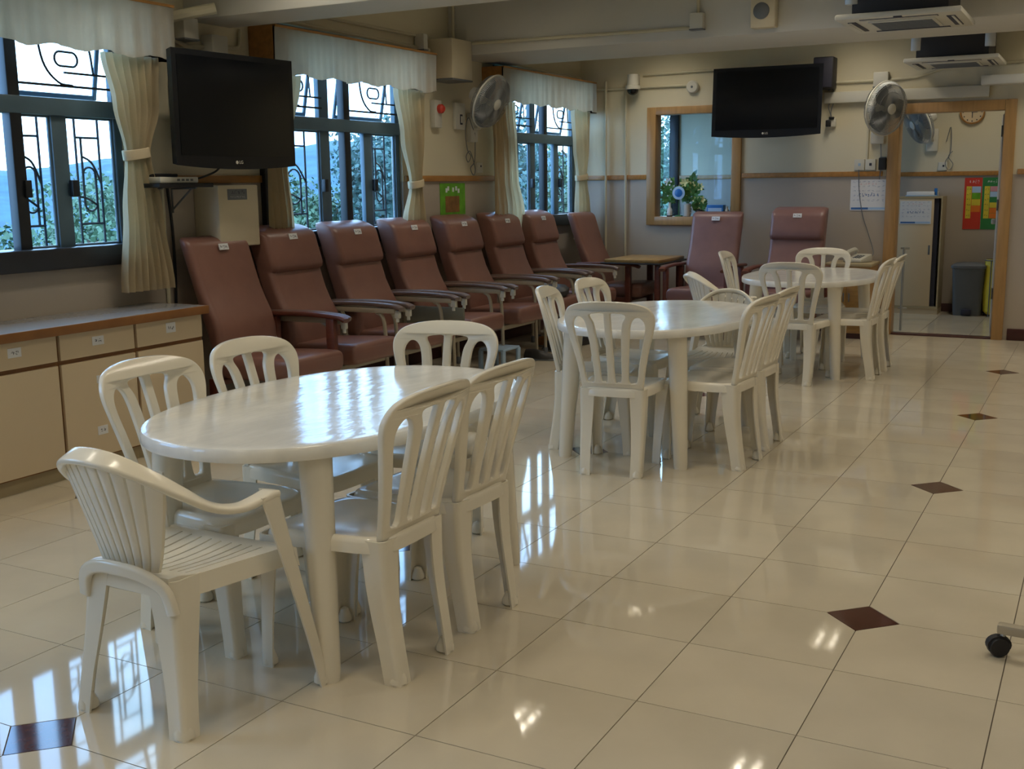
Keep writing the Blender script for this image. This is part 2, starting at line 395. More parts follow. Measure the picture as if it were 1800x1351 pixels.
# ------------------------------------------------------------------ windows of the left wall
def ring(bm, a, b, z0, z1, x0, x1, t, T=None):
    for q in ((a, a+t, z0, z1), (b-t, b, z0, z1), (a+t, b-t, z0, z0+t), (a+t, b-t, z1-t, z1)):
        box(bm, x0, x1, q[0], q[1], q[2], q[3], bev=0.004, T=T, seg=1)
def oval(y, z, w, h, x, n=18):
    r = w/2; o = []
    for k in range(n):
        t = 2*PI*k/n; o.append((x, y + r*math.cos(t), z + (h/2-r)*(1 if math.sin(t) > 0 else -1)*(1 if abs(math.sin(t)) > 1e-6 else 0) + r*math.sin(t)))
    return o
def ovalh(y, z, w, h, x, n=18):
    return [(x, y + (w/2-h/2)*(1 if math.cos(2*PI*k/n) > 0 else -1) + h/2*math.cos(2*PI*k/n), z + h/2*math.sin(2*PI*k/n)) for k in range(n)]
def make_window(idx, a, b, full=True):
    w = root('window_%d' % idx, (W, (a+b)/2, WZ0)); ox, oy, oz = W, (a+b)/2, WZ0
    L = Matrix.Translation((-ox, -oy, -oz))
    post = b-0.715; mu1, mu2 = b-0.955, b-0.43; xf0, xf1 = W-0.062, W-0.022
    bm = new(); ring(bm, a, b, WZ0, WZ1, xf0, xf1, 0.055, L); obj('frame', bm, 'winframe', w)
    bm = new(); box(bm, xf0, xf1+0.03, a+0.0, b, 1.825, 1.915, bev=0.006, T=L); obj('transom', bm, 'winframe', w)
    bm = new(); box(bm, W-0.06, W+0.004, post-0.036, post+0.036, WZ0, WZ1, bev=0.006, T=L); obj('post', bm, 'winpost', w)
    bm = new(); box(bm, W-0.12, W+0.05, a, b, WZ0-0.03, WZ0+0.085, bev=0.012, T=L); obj('sill', bm, 'sill', w)
    bm = new(); box(bm, xf0, xf1, mu1-0.055, mu1+0.055, WZ0+0.08, WZ1-0.05, bev=0.006, T=L); obj('mullion', bm, 'winframe', w)
    bm = new(); box(bm, xf0, xf1, mu2-0.05, mu2+0.05, WZ0+0.08, 1.83, bev=0.006, T=L); obj('mullion', bm, 'winframe', w)
    # lower casements, each with a pane, a handle and a scrolled grille
    for s, (c0, c1) in enumerate(((a+0.05, mu1-0.05), (mu2+0.045, b-0.05)) + (((post+0.03, mu2-0.045),) if idx == 1 else ())):
        bm = new(); ring(bm, c0, c1, WZ0+0.08, 1.83, W-0.052, W-0.034, 0.016, L); sa = obj('sash', bm, 'winframe', w)
        bm = new(); box(bm, W-0.048, W-0.042, c0+0.02, c1-0.02, WZ0+0.1, 1.81, T=L); obj('pane', bm, 'glass', sa, smooth=False)
        hy = c1 if s == 0 else c0
        bm = new(); box(bm, W-0.012, W+0.02, hy-0.02, hy+0.02, 1.40, 1.49, bev=0.005, T=L); obj('handle', bm, 'winpost', sa)
        g = new(); xg = W-0.10; zb, zt = WZ0+0.10, 1.82; y0, y1 = c0+(c1-c0)*(0.36 if s < 2 else 0.16), c1-(c1-c0)*0.16; ym = (y0+y1)/2
        q = 0.007
        for y in (y0, y1): tube(g, [(xg, y, WZ0+0.06), (xg, y, 1.84)], q, 6, T=L)
        for z in (zb+0.10, zt-0.10): tube(g, [(xg, y0, z), (xg, y1, z)], q, 6, T=L)
        d = (y1-y0)*0.27
        tube(g, [(xg, ym-d, zt-0.10), (xg, ym-d, 1.36)], q, 6, T=L)
        tube(g, [(xg, ym+d, zb+0.10), (xg, ym+d, 1.52)], q, 6, T=L)
        tube(g, oval(ym, 1.44, d*2, 0.24, xg), q*0.9, 6, True, T=L)
        tube(g, crom([(xg, ym-d, zt-0.2), (xg, ym+d*0.6, zt-0.24), (xg, y1, 1.47)], 6), q*0.9, 6, T=L)
        tube(g, crom([(xg, ym+d, zb+0.2), (xg, ym-d*0.6, zb+0.24), (xg, y0, 1.40)], 6), q*0.9, 6, T=L)
        obj('grille', g, 'winpost', sa)
    for c0, c1 in ((mu1+0.05, post-0.03),) + (((post+0.03, mu2-0.045),) if idx > 1 else ()):
        bm = new(); box(bm, W-0.048, W-0.042, c0, c1, WZ0+0.08, 1.83, T=L); obj('pane', bm, 'glass', w, smooth=False)
    bm = new(); box(bm, W-0.048, W-0.042, mu1+0.05, post-0.03, 1.91, WZ1-0.05, T=L); obj('pane', bm, 'glass', w, smooth=False)
    # upper awnings hang open outwards
    for c0, c1 in ((a+0.05, mu1-0.05), (post+0.035, b-0.05)):
        zt = WZ1-0.05; Rm = Matrix.Translation((W-0.05, 0, zt)) @ Matrix.Rotation(R(-11), 4, 'Y') @ Matrix.Translation((-(W-0.05), 0, -zt))
        Rm = Matrix.Translation((W-0.05, 0, zt)) @ Matrix.Rotation(R(11), 4, 'Y') @ Matrix.Translation((-(W-0.05), 0, -zt))
        bm = new(); ring(bm, c0, c1, 1.92, zt, W-0.058, W-0.040, 0.026, L @ Rm); sa = obj('awning_sash', bm, 'winframe', w)
        bm = new(); box(bm, W-0.052, W-0.048, c0+0.02, c1-0.02, 1.94, zt-0.02, T=L @ Rm); obj('pane', bm, 'glass', sa, smooth=False)
        g = new(); xg = W-0.005; q = 0.007
        for z in (1.98, 2.33): tube(g, [(xg, c0, z), (xg, c1, z)], q, 6, T=L)
        yc = (c0+c1)/2; wd_ = c1-c0
        tube(g, ovalh(yc, 2.12, 0.15, 0.075, xg), q*0.9, 6, True, T=L)
        tube(g, crom([(xg, yc-wd_*0.30, 2.33), (xg, yc-wd_*0.24, 2.10), (xg, yc-wd_*0.10, 2.0), (xg, yc+wd_*0.05, 1.985)], 6), q*0.9, 6, T=L)
        tube(g, crom([(xg, yc+wd_*0.10, 2.28), (xg, yc+wd_*0.24, 2.2), (xg, yc+wd_*0.28, 2.05)], 6), q*0.9, 6, T=L)
        tube(g, [(xg, yc-0.02, 2.05), (xg, c1, 2.05)], q*0.9, 6, T=L)
        obj('grille', g, 'winpost', w)
for k, (a, b) in enumerate(WIN): make_window(k+1, a, b)
for k, (a, b) in enumerate(EXTRA):
    w = root('window_%d' % (k+6), (W, (a+b)/2, WZ0)); L = Matrix.Translation((-W, -(a+b)/2, -WZ0))
    bm = new(); ring(bm, a, b, WZ0, WZ1, W-0.075, W-0.015, 0.06, L); obj('frame', bm, 'winframe', w)
    bm = new(); box(bm, W-0.07, W-0.02, a, b, 1.825, 1.915, T=L); obj('transom', bm, 'winframe', w)
    bm = new(); box(bm, W-0.048, W-0.042, a+0.03, b-0.03, WZ0+0.03, WZ1-0.03, T=L); obj('pane', bm, 'glass', w, smooth=False)
# window in the back room's own outer wall
w = root('window_5', (-4.15, 9.4, 0.95)); L = Matrix.Translation((4.15, -9.4, -0.95))
bm = new()
for q in ((-4.30, -4.26, 0.95, 2.35), (-4.26, -4.11, 0.95, 1.02), (-4.26, -4.11, 2.28, 2.35)): box(bm, q[0], q[1], 9.38, 9.46, q[2], q[3], bev=0.004, T=L)
obj('frame', bm, 'winframe', w)
bm = new(); box(bm, -4.11, -4.0, 9.36, 9.47, 0.95, 2.35, bev=0.006, T=L); obj('post', bm, 'winpost', w)
bm = new(); box(bm, -4.26, -4.11, 9.43, 9.436, 1.02, 2.28, T=L); obj('pane', bm, 'glass', w, smooth=False)

w = root('window_9', (W, 8.45, 1.05)); L = Matrix.Translation((-W, -8.45, -1.05))  # unseen window, added to give the back room its bluish daylight
bm = new(); ring(bm, 7.75, 9.15, 1.05, 2.35, W-0.075, W-0.015, 0.06, L); box(bm, W-0.07, W-0.02, 8.42, 8.48, 1.11, 2.29, T=L); obj('frame', bm, 'winframe', w)
bm = new(); box(bm, W-0.048, W-0.042, 7.78, 9.12, 1.08, 2.32, T=L); obj('pane', bm, 'glass', w, smooth=False)
# inner window in the far wall: wood frame, mullion, glass, ledge
w = root('window_4', ((IW[0]+IW[1])/2, YB, IW[2])); L = Matrix.Translation((-(IW[0]+IW[1])/2, -YB, -IW[2]))
bm = new()
for q in ((IW[0]-0.075, IW[0]+0.02, IW[2]-0.07, IW[3]+0.06), (IW[1]-0.02, IW[1]+0.075, IW[2]-0.07, IW[3]+0.06), (IW[0]+0.02, IW[1]-0.02, IW[3]-0.015, IW[3]+0.06)):
    box(bm, q[0], q[1], YB-0.03, YB+0.14, q[2], q[3], bev=0.006, T=L)
obj('frame', bm, 'frame_wood', w)
bm = new(); box(bm, IW[0]+0.02, IW[1]-0.02, YB-0.045, YB+0.16, IW[2]-0.07, IW[2]+0.015, bev=0.006, T=L); obj('ledge', bm, 'frame_wood', w)
bm = new(); box(bm, IW[0]+0.01, IW[1]-0.01, YB+0.10, YB+0.106, IW[2]+0.01, IW[3]-0.01, T=L); obj('pane', bm, 'glass', w, smooth=False)

# doorway with wood frame and a leaf standing open inwards
d = root('door_1', ((DR[0]+DR[1])/2, YB, 0)); L = Matrix.Translation((-(DR[0]+DR[1])/2, -YB, 0))
for x0, x1, z0, z1, nm in ((DR[0]-0.06, DR[0]+0.04, 0.0, 2.115, 'jamb'), (DR[1]-0.04, DR[1]+0.055, 0.0, 2.115, 'jamb'), (DR[0]+0.04, DR[1]-0.04, DR[3]-0.02, 2.115, 'head')):
    bm = new(); box(bm, x0, x1, YB-0.03, YB+0.15, z0, z1, bev=0.006, T=L); obj(nm, bm, 'frame_wood', d)
DT = L @ Matrix.Translation((DR[1]-0.045, YB+0.16, 0)) @ Matrix.Rotation(R(95.5), 4, 'Z')
bm = new(); box(bm, 0, 0.80, -0.02, 0.02, 0.01, 2.0, bev=0.004, T=DT); lf = obj('leaf', bm, 'wall_low', d)
for z in (0.35, 1.15, 1.8):
    bm = new(); box(bm, -0.012, 0.02, 0.018, 0.03, z, z+0.1, bev=0.003, T=DT); obj('hinge', bm, 'grey_plas', lf)
bm = new(); box(bm, 0.72, 0.78, 0.02, 0.06, 1.0, 1.05, bev=0.01, T=DT); obj('handle', bm, 'steel', lf)

# ------------------------------------------------------------------ curtains and valances
def curtain(label, rows, x, nf, amp, group):
    """rows: (z, y_left, y_right, amp factor)"""
    bm = new(); n = nf*8; rr = []
    zs = []
    for i in range(len(rows)-1):
        for k in range(8):
            t = k/8; s = t*t*(3-2*t)
            zs.append([rows[i][q]*(1-(t if q == 0 else s))+rows[i+1][q]*(t if q == 0 else s) for q in range(4)])
    zs.append(list(rows[-1])); ph = [random.uniform(-0.5, 0.5) for _ in range(nf+1)]
    for z, a, b, f in zs:
        r = []
        for k in range(n+1):
            u = k/n; p = ph[int(u*nf)]*0.6
            dx = 1.25*amp*f*math.cos(2*PI*nf*u+p*math.sin(z*2)) + 0.3*amp*math.sin(2*PI*nf*0.5*u+3*z)
            r.append(bm.verts.new((x+dx, a+(b-a)*u, z)))
        rr.append(r)
    for A, B in zip(rr, rr[1:]):
        for k in range(n): bm.faces.new((A[k], A[k+1], B[k+1], B[k]))
    bmesh.ops.solidify(bm, geom=bm.faces, thickness=0.003)
    y = (rows[0][1]+rows[0][2])/2
    for v in bm.verts: v.co -= Vector((x, y, rows[-1][0]))
    t = thing('curtain', label, 'curtain', (x, y, rows[-1][0]), 0, group); obj('cloth', bm, 'curtain', t, angle=60)
    # cloth tie around the waist
    wz, wa, wb, _ = min(rows, key=lambda q: q[2]-q[1])
    if wb-wa < 0.22:
        bm = new(); ctr = (wa+wb)/2; hw = (wb-wa)/2+0.008
        ptsr = [(0.045*math.cos(2*PI*k/20), hw*math.sin(2*PI*k/20)+ctr-y, wz-rows[-1][0]+0.012*math.sin(2*PI*k/20)) for k in range(20)]
        sweep(bm, ptsr, rrect(0.012, 0.055), True); obj('tie', bm, 'curtain', t)
cx = W+0.14
curtain('long cream curtain tied at the waist between the left window and the big television', [(2.16, 0.765, 1.15, 1), (1.9, 0.83, 1.13, 0.9), (1.63, 0.895, 1.05, 0.55), (1.3, 0.86, 1.11, 0.8), (0.87, 0.81, 1.17, 1)], cx, 7, 0.030, 'curtains')
curtain('cream curtain half hidden below the left wall television', [(2.16, 2.09, 2.42, 1), (1.6, 2.09, 2.26, 0.7), (1.2, 2.09, 2.29, 0.9), (0.87, 2.08, 2.31, 1)], cx, 6, 0.026, 'curtains')
curtain('blue-lit cream curtain pulled back right of the middle window', [(2.16, 3.56, 3.93, 1), (1.8, 3.65, 3.93, 0.9), (1.45, 3.76, 3.91, 0.5), (1.15, 3.66, 3.93, 0.8), (0.87, 3.63, 3.95, 1)], cx, 6, 0.030, 'curtains')
curtain('cream curtain hanging just behind the left wall fan', [(2.16, 5.08, 5.45, 1), (1.75, 5.12, 5.50, 0.9), (1.5, 5.13, 5.53, 0.8), (1.2, 5.14, 5.63, 0.9), (0.87, 5.12, 5.66, 1)], cx, 6, 0.028, 'curtains')
curtain('cream curtain in the far left corner beside the last window', [(2.16, 6.72, 7.10, 1), (1.8, 6.78, 7.10, 0.9), (1.5, 6.86, 7.06, 0.7), (1.2, 6.84, 7.12, 0.9), (0.87, 6.82, 7.14, 1)], cx, 6, 0.026, 'curtains')
def valance(label, a, b):
    t = thing('valance', label, 'valance', (W, (a+b)/2, 2.15), 0, 'curtain valances'); y = (a+b)/2
    bm = new(); n = int((b-a)*70); rr = []
    path = [(0.0, a)] ; 
    for z, f in ((0.29, 0.15), (0.2, 0.5), (0.1, 0.8), (0.0, 1.0)):
        r = []
        r.append(bm.verts.new((0.003, a-y, z))); r.append(bm.verts.new((0.10, a-y, z)))
        for k in range(n+1):
            yy = a+(b-a)*k/n
            dx = 0.012*f*math.sin(yy*38+1.3*math.sin(yy*7)) + 0.006*f*math.sin(yy*91)
            r.append(bm.verts.new((0.215+dx, yy-y, z+(0.012*math.sin(yy*19) if z == 0 else 0))))
        r.append(bm.verts.new((0.10, b-y, z))); r.append(bm.verts.new((0.003, b-y, z)))
        rr.append(r)
    for A, B in zip(rr, rr[1:]):
        for k in range(len(A)-1): bm.faces.new((A[k], A[k+1], B[k+1], B[k]))
    bmesh.ops.solidify(bm, geom=bm.faces, thickness=0.004)
    obj('cloth', bm, 'valance', t, angle=60)
    bm = new(); box(bm, 0.003, 0.222, a-y, b-y, 0.285, 0.30); obj('pelmet_board', bm, 'trim', t)
    for yy in (a-y-0.006, b-y+0.001):
        bm = new(); box(bm, 0.003, 0.20, yy, yy+0.005, 0.02, 0.295); obj('pelmet_end', bm, 'trim', t)
valance('cream ruffled valance over the leftmost window', -1.05, 1.25)
valance('cream ruffled valance over the middle window', 2.12, 4.06)
valance('cream ruffled valance over the far window in the corner', 5.16, 7.16)

# ------------------------------------------------------------------ white plastic furniture
def leg_part(name, top, bot, w0, w1, sx, sy, m, parent, bend=None):
    """channel-shaped leg: quarter-round shell, open towards the inside of the seat"""
    def prof(w):
        o = []; n = 5; th = 0.007
        outer = [(-sx*w, 0)] + [(-sx*w*0.28*(1-math.sin(PI/2*k/n)), -sy*w*0.28*(1-math.cos(PI/2*k/n))) for k in range(n+1)] + [(0, -sy*w)]
        inner = [(-sx*th, -sy*w)] + [(-sx*(th+w*0.22*(1-math.sin(PI/2*k/n))), -sy*(th+w*0.22*(1-math.cos(PI/2*k/n)))) for k in range(n, -1, -1)] + [(-sx*w, -sy*th)]
        return outer + inner
    bm = new(); rings = []; P = [top] + (bend or []) + [bot]; P = crom(P, 4) if bend else [Vector(top), Vector(top).lerp(Vector(bot), 0.5), Vector(bot)]
    for k, p in enumerate(P):
        t = k/(len(P)-1); w = w0+(w1-w0)*min(1, t*1.25)
        rings.append([bm.verts.new((p[0]+a, p[1]+b, p[2])) for a, b in prof(w)])
    n = len(rings[0])
    for A, B in zip(rings, rings[1:]):
        for j in range(n): bm.faces.new((A[j], A[(j+1) % n], B[(j+1) % n], B[j]))
    bm.faces.new(rings[0]); bm.faces.new(rings[-1][::-1])
    l = obj(name, bm, m, parent, angle=50)
    bm = new(); x, y = bot[0]-sx*w1*0.45, bot[1]-sy*w1*0.45
    lathe(bm, [(w1*0.40, 0.0), (w1*0.52, 0.006), (w1*0.50, 0.02), (w1*0.3, 0.045), (w1*0.05, 0.052)], 12, Matrix.Translation((x, y, 0)))
    obj('foot', bm, m, l)
    return l
def supercurve(n, a, b, e):
    o = []
    for k in range(n):
        t = 2*PI*k/n; c, s = math.cos(t), math.sin(t)
        o.append((a*math.copysign(abs(c)**(2/e), c), b*math.copysign(abs(s)**(2/e), s)))
    return o
def flat_curve_mesh(outer, holes, ext, bev):
    cu = bpy.data.curves.new('outline', 'CURVE'); cu.dimensions = '2D'; cu.fill_mode = 'BOTH'
    cu.extrude = ext; cu.bevel_depth = bev; cu.bevel_resolution = 2; cu.offset = -bev
    for loop in [outer]+holes:
        sp = cu.splines.new('POLY'); sp.points.add(len(loop)-1); sp.use_cyclic_u = True
        for p, q in zip(sp.points, loop): p.co = (q[0], q[1], 0, 1)
    ob = bpy.data.objects.new('outline', cu); COL.objects.link(ob); dg = bpy.context.evaluated_depsgraph_get()
    me = bpy.data.meshes.new_from_object(ob.evaluated_get(dg)); bpy.data.objects.remove(ob); bpy.data.curves.remove(cu)
    bm = new(); bm.from_mesh(me); bpy.data.meshes.remove(me)
    bmesh.ops.remove_doubles(bm, verts=bm.verts, dist=1e-5); return bm

def make_side_chair():
    t = thing('plastic_chair', 'x', 'chair', (0, 0, 0), 0, 'armless white plastic chairs')
    # seat: dished square shell with a deep rolled rim
    bm = new(); n = 48; base = supercurve(n, 0.212, 0.212, 5.0); rings = []
    def tap(x, y): return x*(0.89+0.11*(y/0.21))
    spec = [(0.0, -0.012, 1), (0.3, -0.011, 1), (0.6, -0.007, 1), (0.85, 0.0, 1), (0.95, 0.004, 1), (1.0, 0.0, 1), (1.03, -0.012, 1), (1.04, -0.042, 1)]
    cv = None
    for s, dz, _ in spec:
        if s == 0: cv = bm.verts.new((0, 0.0, 0.44+dz)); continue
        rings.append([bm.verts.new((tap(x*s, y*s), y*s, 0.44+dz-0.012*max(0, y*s/0.21)**3)) for x, y in base])
    for j in range(n): bm.faces.new((cv, rings[0][j], rings[0][(j+1) % n]))
    for A, B in zip(rings, rings[1:]):
        for j in range(n): bm.faces.new((A[j], B[j], B[(j+1) % n], A[(j+1) % n]))
    bmesh.ops.recalc_face_normals(bm, faces=bm.faces)
    bmesh.ops.solidify(bm, geom=bm.faces, thickness=0.006)
    obj('seat', bm, 'plastic', t, angle=60)
    # backrest: rounded frame, centre rib, two curved ribs
    half = [(0.150, -0.03), (0.158, 0.03), (0.172, 0.12), (0.192, 0.21), (0.212, 0.29), (0.224, 0.345), (0.220, 0.385), (0.195, 0.420), (0.145, 0.440), (0.075, 0.450), (0.0, 0.452)]
    H = crom([(*p, 0) for p in half], 5); H = [(v.x, v.y) for v in H]
    outer = H + [(-x, y) for x, y in H[-2::-1]]
    def sm(pts): return [(v.x, v.y) for v in crom([(*p, 0) for p in pts], 5, True)]
    loop = sm([(0.088, 0.050), (0.110, 0.040), (0.128, 0.052), (0.140, 0.13), (0.158, 0.22), (0.176, 0.30), (0.176, 0.345), (0.155, 0.372), (0.128, 0.366), (0.110, 0.33), (0.100, 0.25), (0.092, 0.15)])
    inner = sm([(0.020, 0.055), (0.034, 0.045), (0.050, 0.056), (0.055, 0.15), (0.060, 0.25), (0.070, 0.335), (0.088, 0.375), (0.082, 0.388), (0.050, 0.393), (0.022, 0.392), (0.017, 0.37), (0.018, 0.20)])
    bm = flat_curve_mesh(outer, [loop, [(-x, y) for x, y in loop][::-1], inner, [(-x, y) for x, y in inner][::-1]], 0.006, 0.006)
    for v in bm.verts:
        u, q, d = v.co
        qq = max(0, q)
        v.co = Vector((u, -0.198 - 0.10*qq/0.45 - 0.03*(qq/0.45)**2 + 0.85*u*u*(0.5+qq) - d + (0.03 if q < 0 else 0), 0.43+q-0.02*(abs(u)/0.22)**3*0))
    obj('backrest', bm, 'plastic', t, angle=55)
    for s in (-1, 1):
        leg_part('leg', (s*0.168, -0.212, 0.436), (s*0.158, -0.250, 0.0), 0.080, 0.056, s, -1, 'plastic', t, [(s*0.164, -0.216, 0.25)])
        leg_part('leg', (s*0.222, 0.205, 0.425), (s*0.212, 0.226, 0.0), 0.075, 0.048, s, 1, 'plastic', t, [(s*0.218, 0.212, 0.25)])
    return t
def make_arm_chair():
    t = thing('plastic_armchair', 'x', 'chair', (0, 0, 0), 0, 'white plastic armchairs')
    # slotted seat: a shell whose slot cells are left out
    bm = new(); xs = [-0.195, -0.172]
    for k in range(9):
        c = -0.14+k*0.035; xs += [c-0.003, c+0.003]
    xs += [0.172, 0.195]; ys = [-0.21, -0.18, -0.12, -0.06, 0.0, 0.05, 0.10, 0.14, 0.18, 0.20]
    def zz(x, y): return 0.424-0.018*math.cos(min(1, abs(x)/0.19)*PI/2)*math.cos(max(-1, min(1, y/0.22))*PI/2) - (0.012 if y > 0.19 else 0)+(0.01 if y < -0.15 else 0)
    g = [[bm.verts.new((x*(1.0+0.20*y/0.2), y, zz(x, y))) for y in ys] for x in xs]
    for i in range(len(xs)-1):
        slot = 2 <= i < len(xs)-3 and i % 2 == 0
        for j in range(len(ys)-1):
            if slot and 2 <= j <= 6: continue
            bm.faces.new((g[i][j], g[i+1][j], g[i+1][j+1], g[i][j+1]))
    # side skirts
    edge = [g[i][0] for i in range(len(xs))] + [g[-1][j] for j in range(1, len(ys))] + [g[i][-1] for i in range(len(xs)-2, -1, -1)] + [g[0][j] for j in range(len(ys)-2, 0, -1)]
    lo = [bm.verts.new((v.co.x*1.03, v.co.y*1.02, v.co.z-0.055)) for v in edge]
    for k in range(len(edge)): bm.faces.new((edge[k], edge[(k+1) % len(edge)], lo[(k+1) % len(edge)], lo[k]))
    bmesh.ops.recalc_face_normals(bm, faces=bm.faces)
    bmesh.ops.solidify(bm, geom=bm.faces, thickness=0.006)
    obj('seat', bm, 'plastic', t, angle=50)
    # rim and arms in one run, from one front leg over the back to the other
    half = [(0.0, -0.312, 0.768), (0.08, -0.300, 0.758), (0.150, -0.252, 0.718), (0.198, -0.182, 0.662), (0.222, -0.105, 0.610), (0.236, -0.025, 0.590), (0.245, 0.040, 0.597), (0.249, 0.078, 0.605), (0.250, 0.098, 0.603)]
    P = crom([(-x, y, z) for x, y, z in half[:0:-1]]+half, 5)
    F = []
    for i, p in enumerate(P):
        a = P[max(0, i-1)]; b = P[min(len(P)-1, i+1)]; tg = (b-a).normalized()
        # flat side: leaning outwards over the back, level on the arms
        ang = min(1, max(0, (p.z-0.62)/0.16)); rad = Vector((p.x, p.y-0.05, 0)).normalized()
        side = (rad*(1-0.25*ang)+Vector((0, 0, -0.55*ang))).normalized(); side = (side-tg*side.dot(tg)).normalized()
        F.append((p, tg, side, side.cross(tg)))
    bm = new(); sweep(bm, None, rrect(0.056, 0.020, 0.009), fr=F); 
    obj('armrest', bm, 'plastic', t, angle=60)
    # fan of slats
    for k in range(9):
        u0, u1 = -1+2*k/9+0.02, -1+2*(k+1)/9-0.02
        if k == 0: u0 = -1
        if k == 8: u1 = 1
        bm = new(); g = []
        for j in range(9):
            v = j/8; r = []
            for u in (u0, (u0+u1)/2, u1):
                hw = 0.105+0.078*v**0.9; zt = 0.760-0.075*u*u; z = 0.438+(zt-0.438)*v
                y = -0.208-0.098*v**1.1+0.078*u*u*(0.2+0.8*v)
                r.append(Vector((hw*u, y-(0.004 if u == (u0+u1)/2 else 0), z)))
            g.append(r)
        A = [[bm.verts.new(p+Vector((0, 0.005, 0))) for p in r] for r in g]; B = [[bm.verts.new(p-Vector((0, 0.005, 0))) for p in r] for r in g]
        for X in (A, B):
            for j in range(8):
                for i in range(2): bm.faces.new((X[j][i], X[j][i+1], X[j+1][i+1], X[j+1][i]))
        for j in range(8):
            bm.faces.new((A[j][0], A[j+1][0], B[j+1][0], B[j][0])); bm.faces.new((A[j][2], A[j+1][2], B[j+1][2], B[j][2]))
        obj('slat', bm, 'plastic', t, angle=50)
    # arched band joining the rear legs
    bm = new(); sweep(bm, crom([(-0.168, -0.212, 0.34), (-0.150, -0.222, 0.405), (-0.085, -0.236, 0.44), (0, -0.242, 0.448), (0.085, -0.236, 0.44), (0.150, -0.222, 0.405), (0.168, -0.212, 0.34)], 5), rrect(0.022, 0.040, 0.009)); obj('back_arch', bm, 'plastic', t, angle=60)
    for s in (-1, 1):
        leg_part('leg', (s*0.172, -0.212, 0.425), (s*0.212, -0.246, 0.0), 0.10, 0.056, s, -1, 'plastic', t, [(s*0.186, -0.222, 0.24)])
        leg_part('leg', (s*0.272, 0.112, 0.606), (s*0.312, 0.240, 0.0), 0.082, 0.046, s, 1, 'plastic', t, [(s*0.278, 0.136, 0.48), (s*0.296, 0.185, 0.25)])
    return t
def make_table():
    t = thing('oval_table', 'x', 'table', (0, 0, 0), 0, 'oval white plastic tables')
    bm = new(); n = 72; base = supercurve(n, 0.50, 0.77, 2.25); rings = []
    spec = [(0.35, 0.718), (0.7, 0.718), (0.93, 0.718), (0.975, 0.7195), (0.994, 0.7175), (1.0, 0.710), (1.0, 0.684), (0.996, 0.678), (0.984, 0.677), (0.978, 0.695), (0.9, 0.698), (0.4, 0.698)]
    for s, z in spec:
        rings.append([bm.verts.new((x*s if s < 0.9 else x-(1-s)*0.7*x/abs(x+1e-9)*min(1, abs(x)/0.4), y*s if s < 0.9 else y-(1-s)*0.7*y/abs(y+1e-9)*min(1, abs(y)/0.6), z)) for x, y in base])
    for A, B in zip(rings, rings[1:]):
        for j in range(n): bm.faces.new((A[j], A[(j+1) % n], B[(j+1) % n], B[j]))
    bm.faces.new(rings[0]); bm.faces.new(rings[-1][::-1])
    obj('tabletop', bm, 'tabletop', t, angle=40)
    for sx in (-1, 1):
        for sy in (-1, 1):
            bm = new(); k = 14
            top = Vector((sx*0.285, sy*0.545, 0.70)); bot = Vector((sx*0.325, sy*0.575, 0.0)); P = [top.lerp(bot, q) for q in (0, 0.04, 0.3, 0.7, 0.96, 1.0)]
            sc = [1.25, 1.08, 1.0, 0.86, 0.78, 0.72]; rr = [[bm.verts.new(p+Vector((0.047*s*math.cos(2*PI*j/k), 0.047*s*math.sin(2*PI*j/k), 0))) for j in range(k)] for p, s in zip(P, sc)]
            for A, B in zip(rr, rr[1:]):
                for j in range(k): bm.faces.new((A[j], A[(j+1) % k], B[(j+1) % k], B[j]))
            bm.faces.new(rr[0]); bm.faces.new(rr[-1][::-1]); obj('leg', bm, 'plastic', t)
    return t
tb = make_table(); tb.location = (-1.64, -0.60, 0); tb['label'] = 'white oval plastic table nearest the camera, reflecting the windows'
dup(tb, (-1.535, 2.20, 0), 0, 'white oval plastic table in the middle of the row of three')
dup(tb, (-1.39, 5.16, 0), 0, 'white oval plastic table farthest back, near the doorway')
sc = make_side_chair()
CH = [(-1.34, -0.975, 90, 'armless white chair nearest the camera, on the right of the front table'),
      (-1.345, -0.53, 88, 'armless white chair on the right of the front table, second from the camera'),
      (-1.88, -0.98, -90, 'armless white chair on the left of the front table, before the drawers'),
      (-1.90, -0.46, -92, 'armless white chair on the left of the front table, second from the camera'),
      (-1.69, 0.00, 195, 'armless white chair at the far head of the front table'),
      (-1.51, 1.57, 8, 'armless white chair at the near head of the middle table'),
      (-1.15, 1.87, 86, 'armless white chair on the right of the middle table, nearer one'),
      (-1.16, 2.34, 88, 'armless white chair on the right of the middle table, farther one'),
      (-1.80, 1.93, -78, 'armless white chair on the left of the middle table, nearer one'),
      (-1.80, 2.46, -90, 'armless white chair on the left of the middle table, farther one'),
      (-1.32, 4.45, 0, 'armless white chair at the near head of the farthest table'),
      (-1.05, 4.79, 90, 'armless white chair on the right of the farthest table, nearer one'),
      (-1.04, 5.21, 92, 'armless white chair on the right of the farthest table, farther one'),
      (-1.82, 5.25, -85, 'armless white chair on the left of the farthest table'),
      (-1.42, 5.60, 190, 'armless white chair at the far head of the farthest table')]
for k, (x, y, a, lab) in enumerate(CH):
    if k == 0: sc.location = (x, y, 0); sc.rotation_euler = (0, 0, R(a)); sc['label'] = lab
    else: dup(sc, (x, y, 0), R(a), lab)
ac = make_arm_chair(); ac.location = (-1.62, -1.41, 0); ac.rotation_euler = (0, 0, R(-2)); ac['label'] = 'white slatted plastic armchair in the left foreground, seen from behind'
dup(ac, (-1.38, 2.78, 0), R(188), 'white plastic armchair at the far head of the middle table')
dup(ac, (-1.85, 4.46, 0), R(-48), 'white slatted plastic armchair on the left of the farthest table')

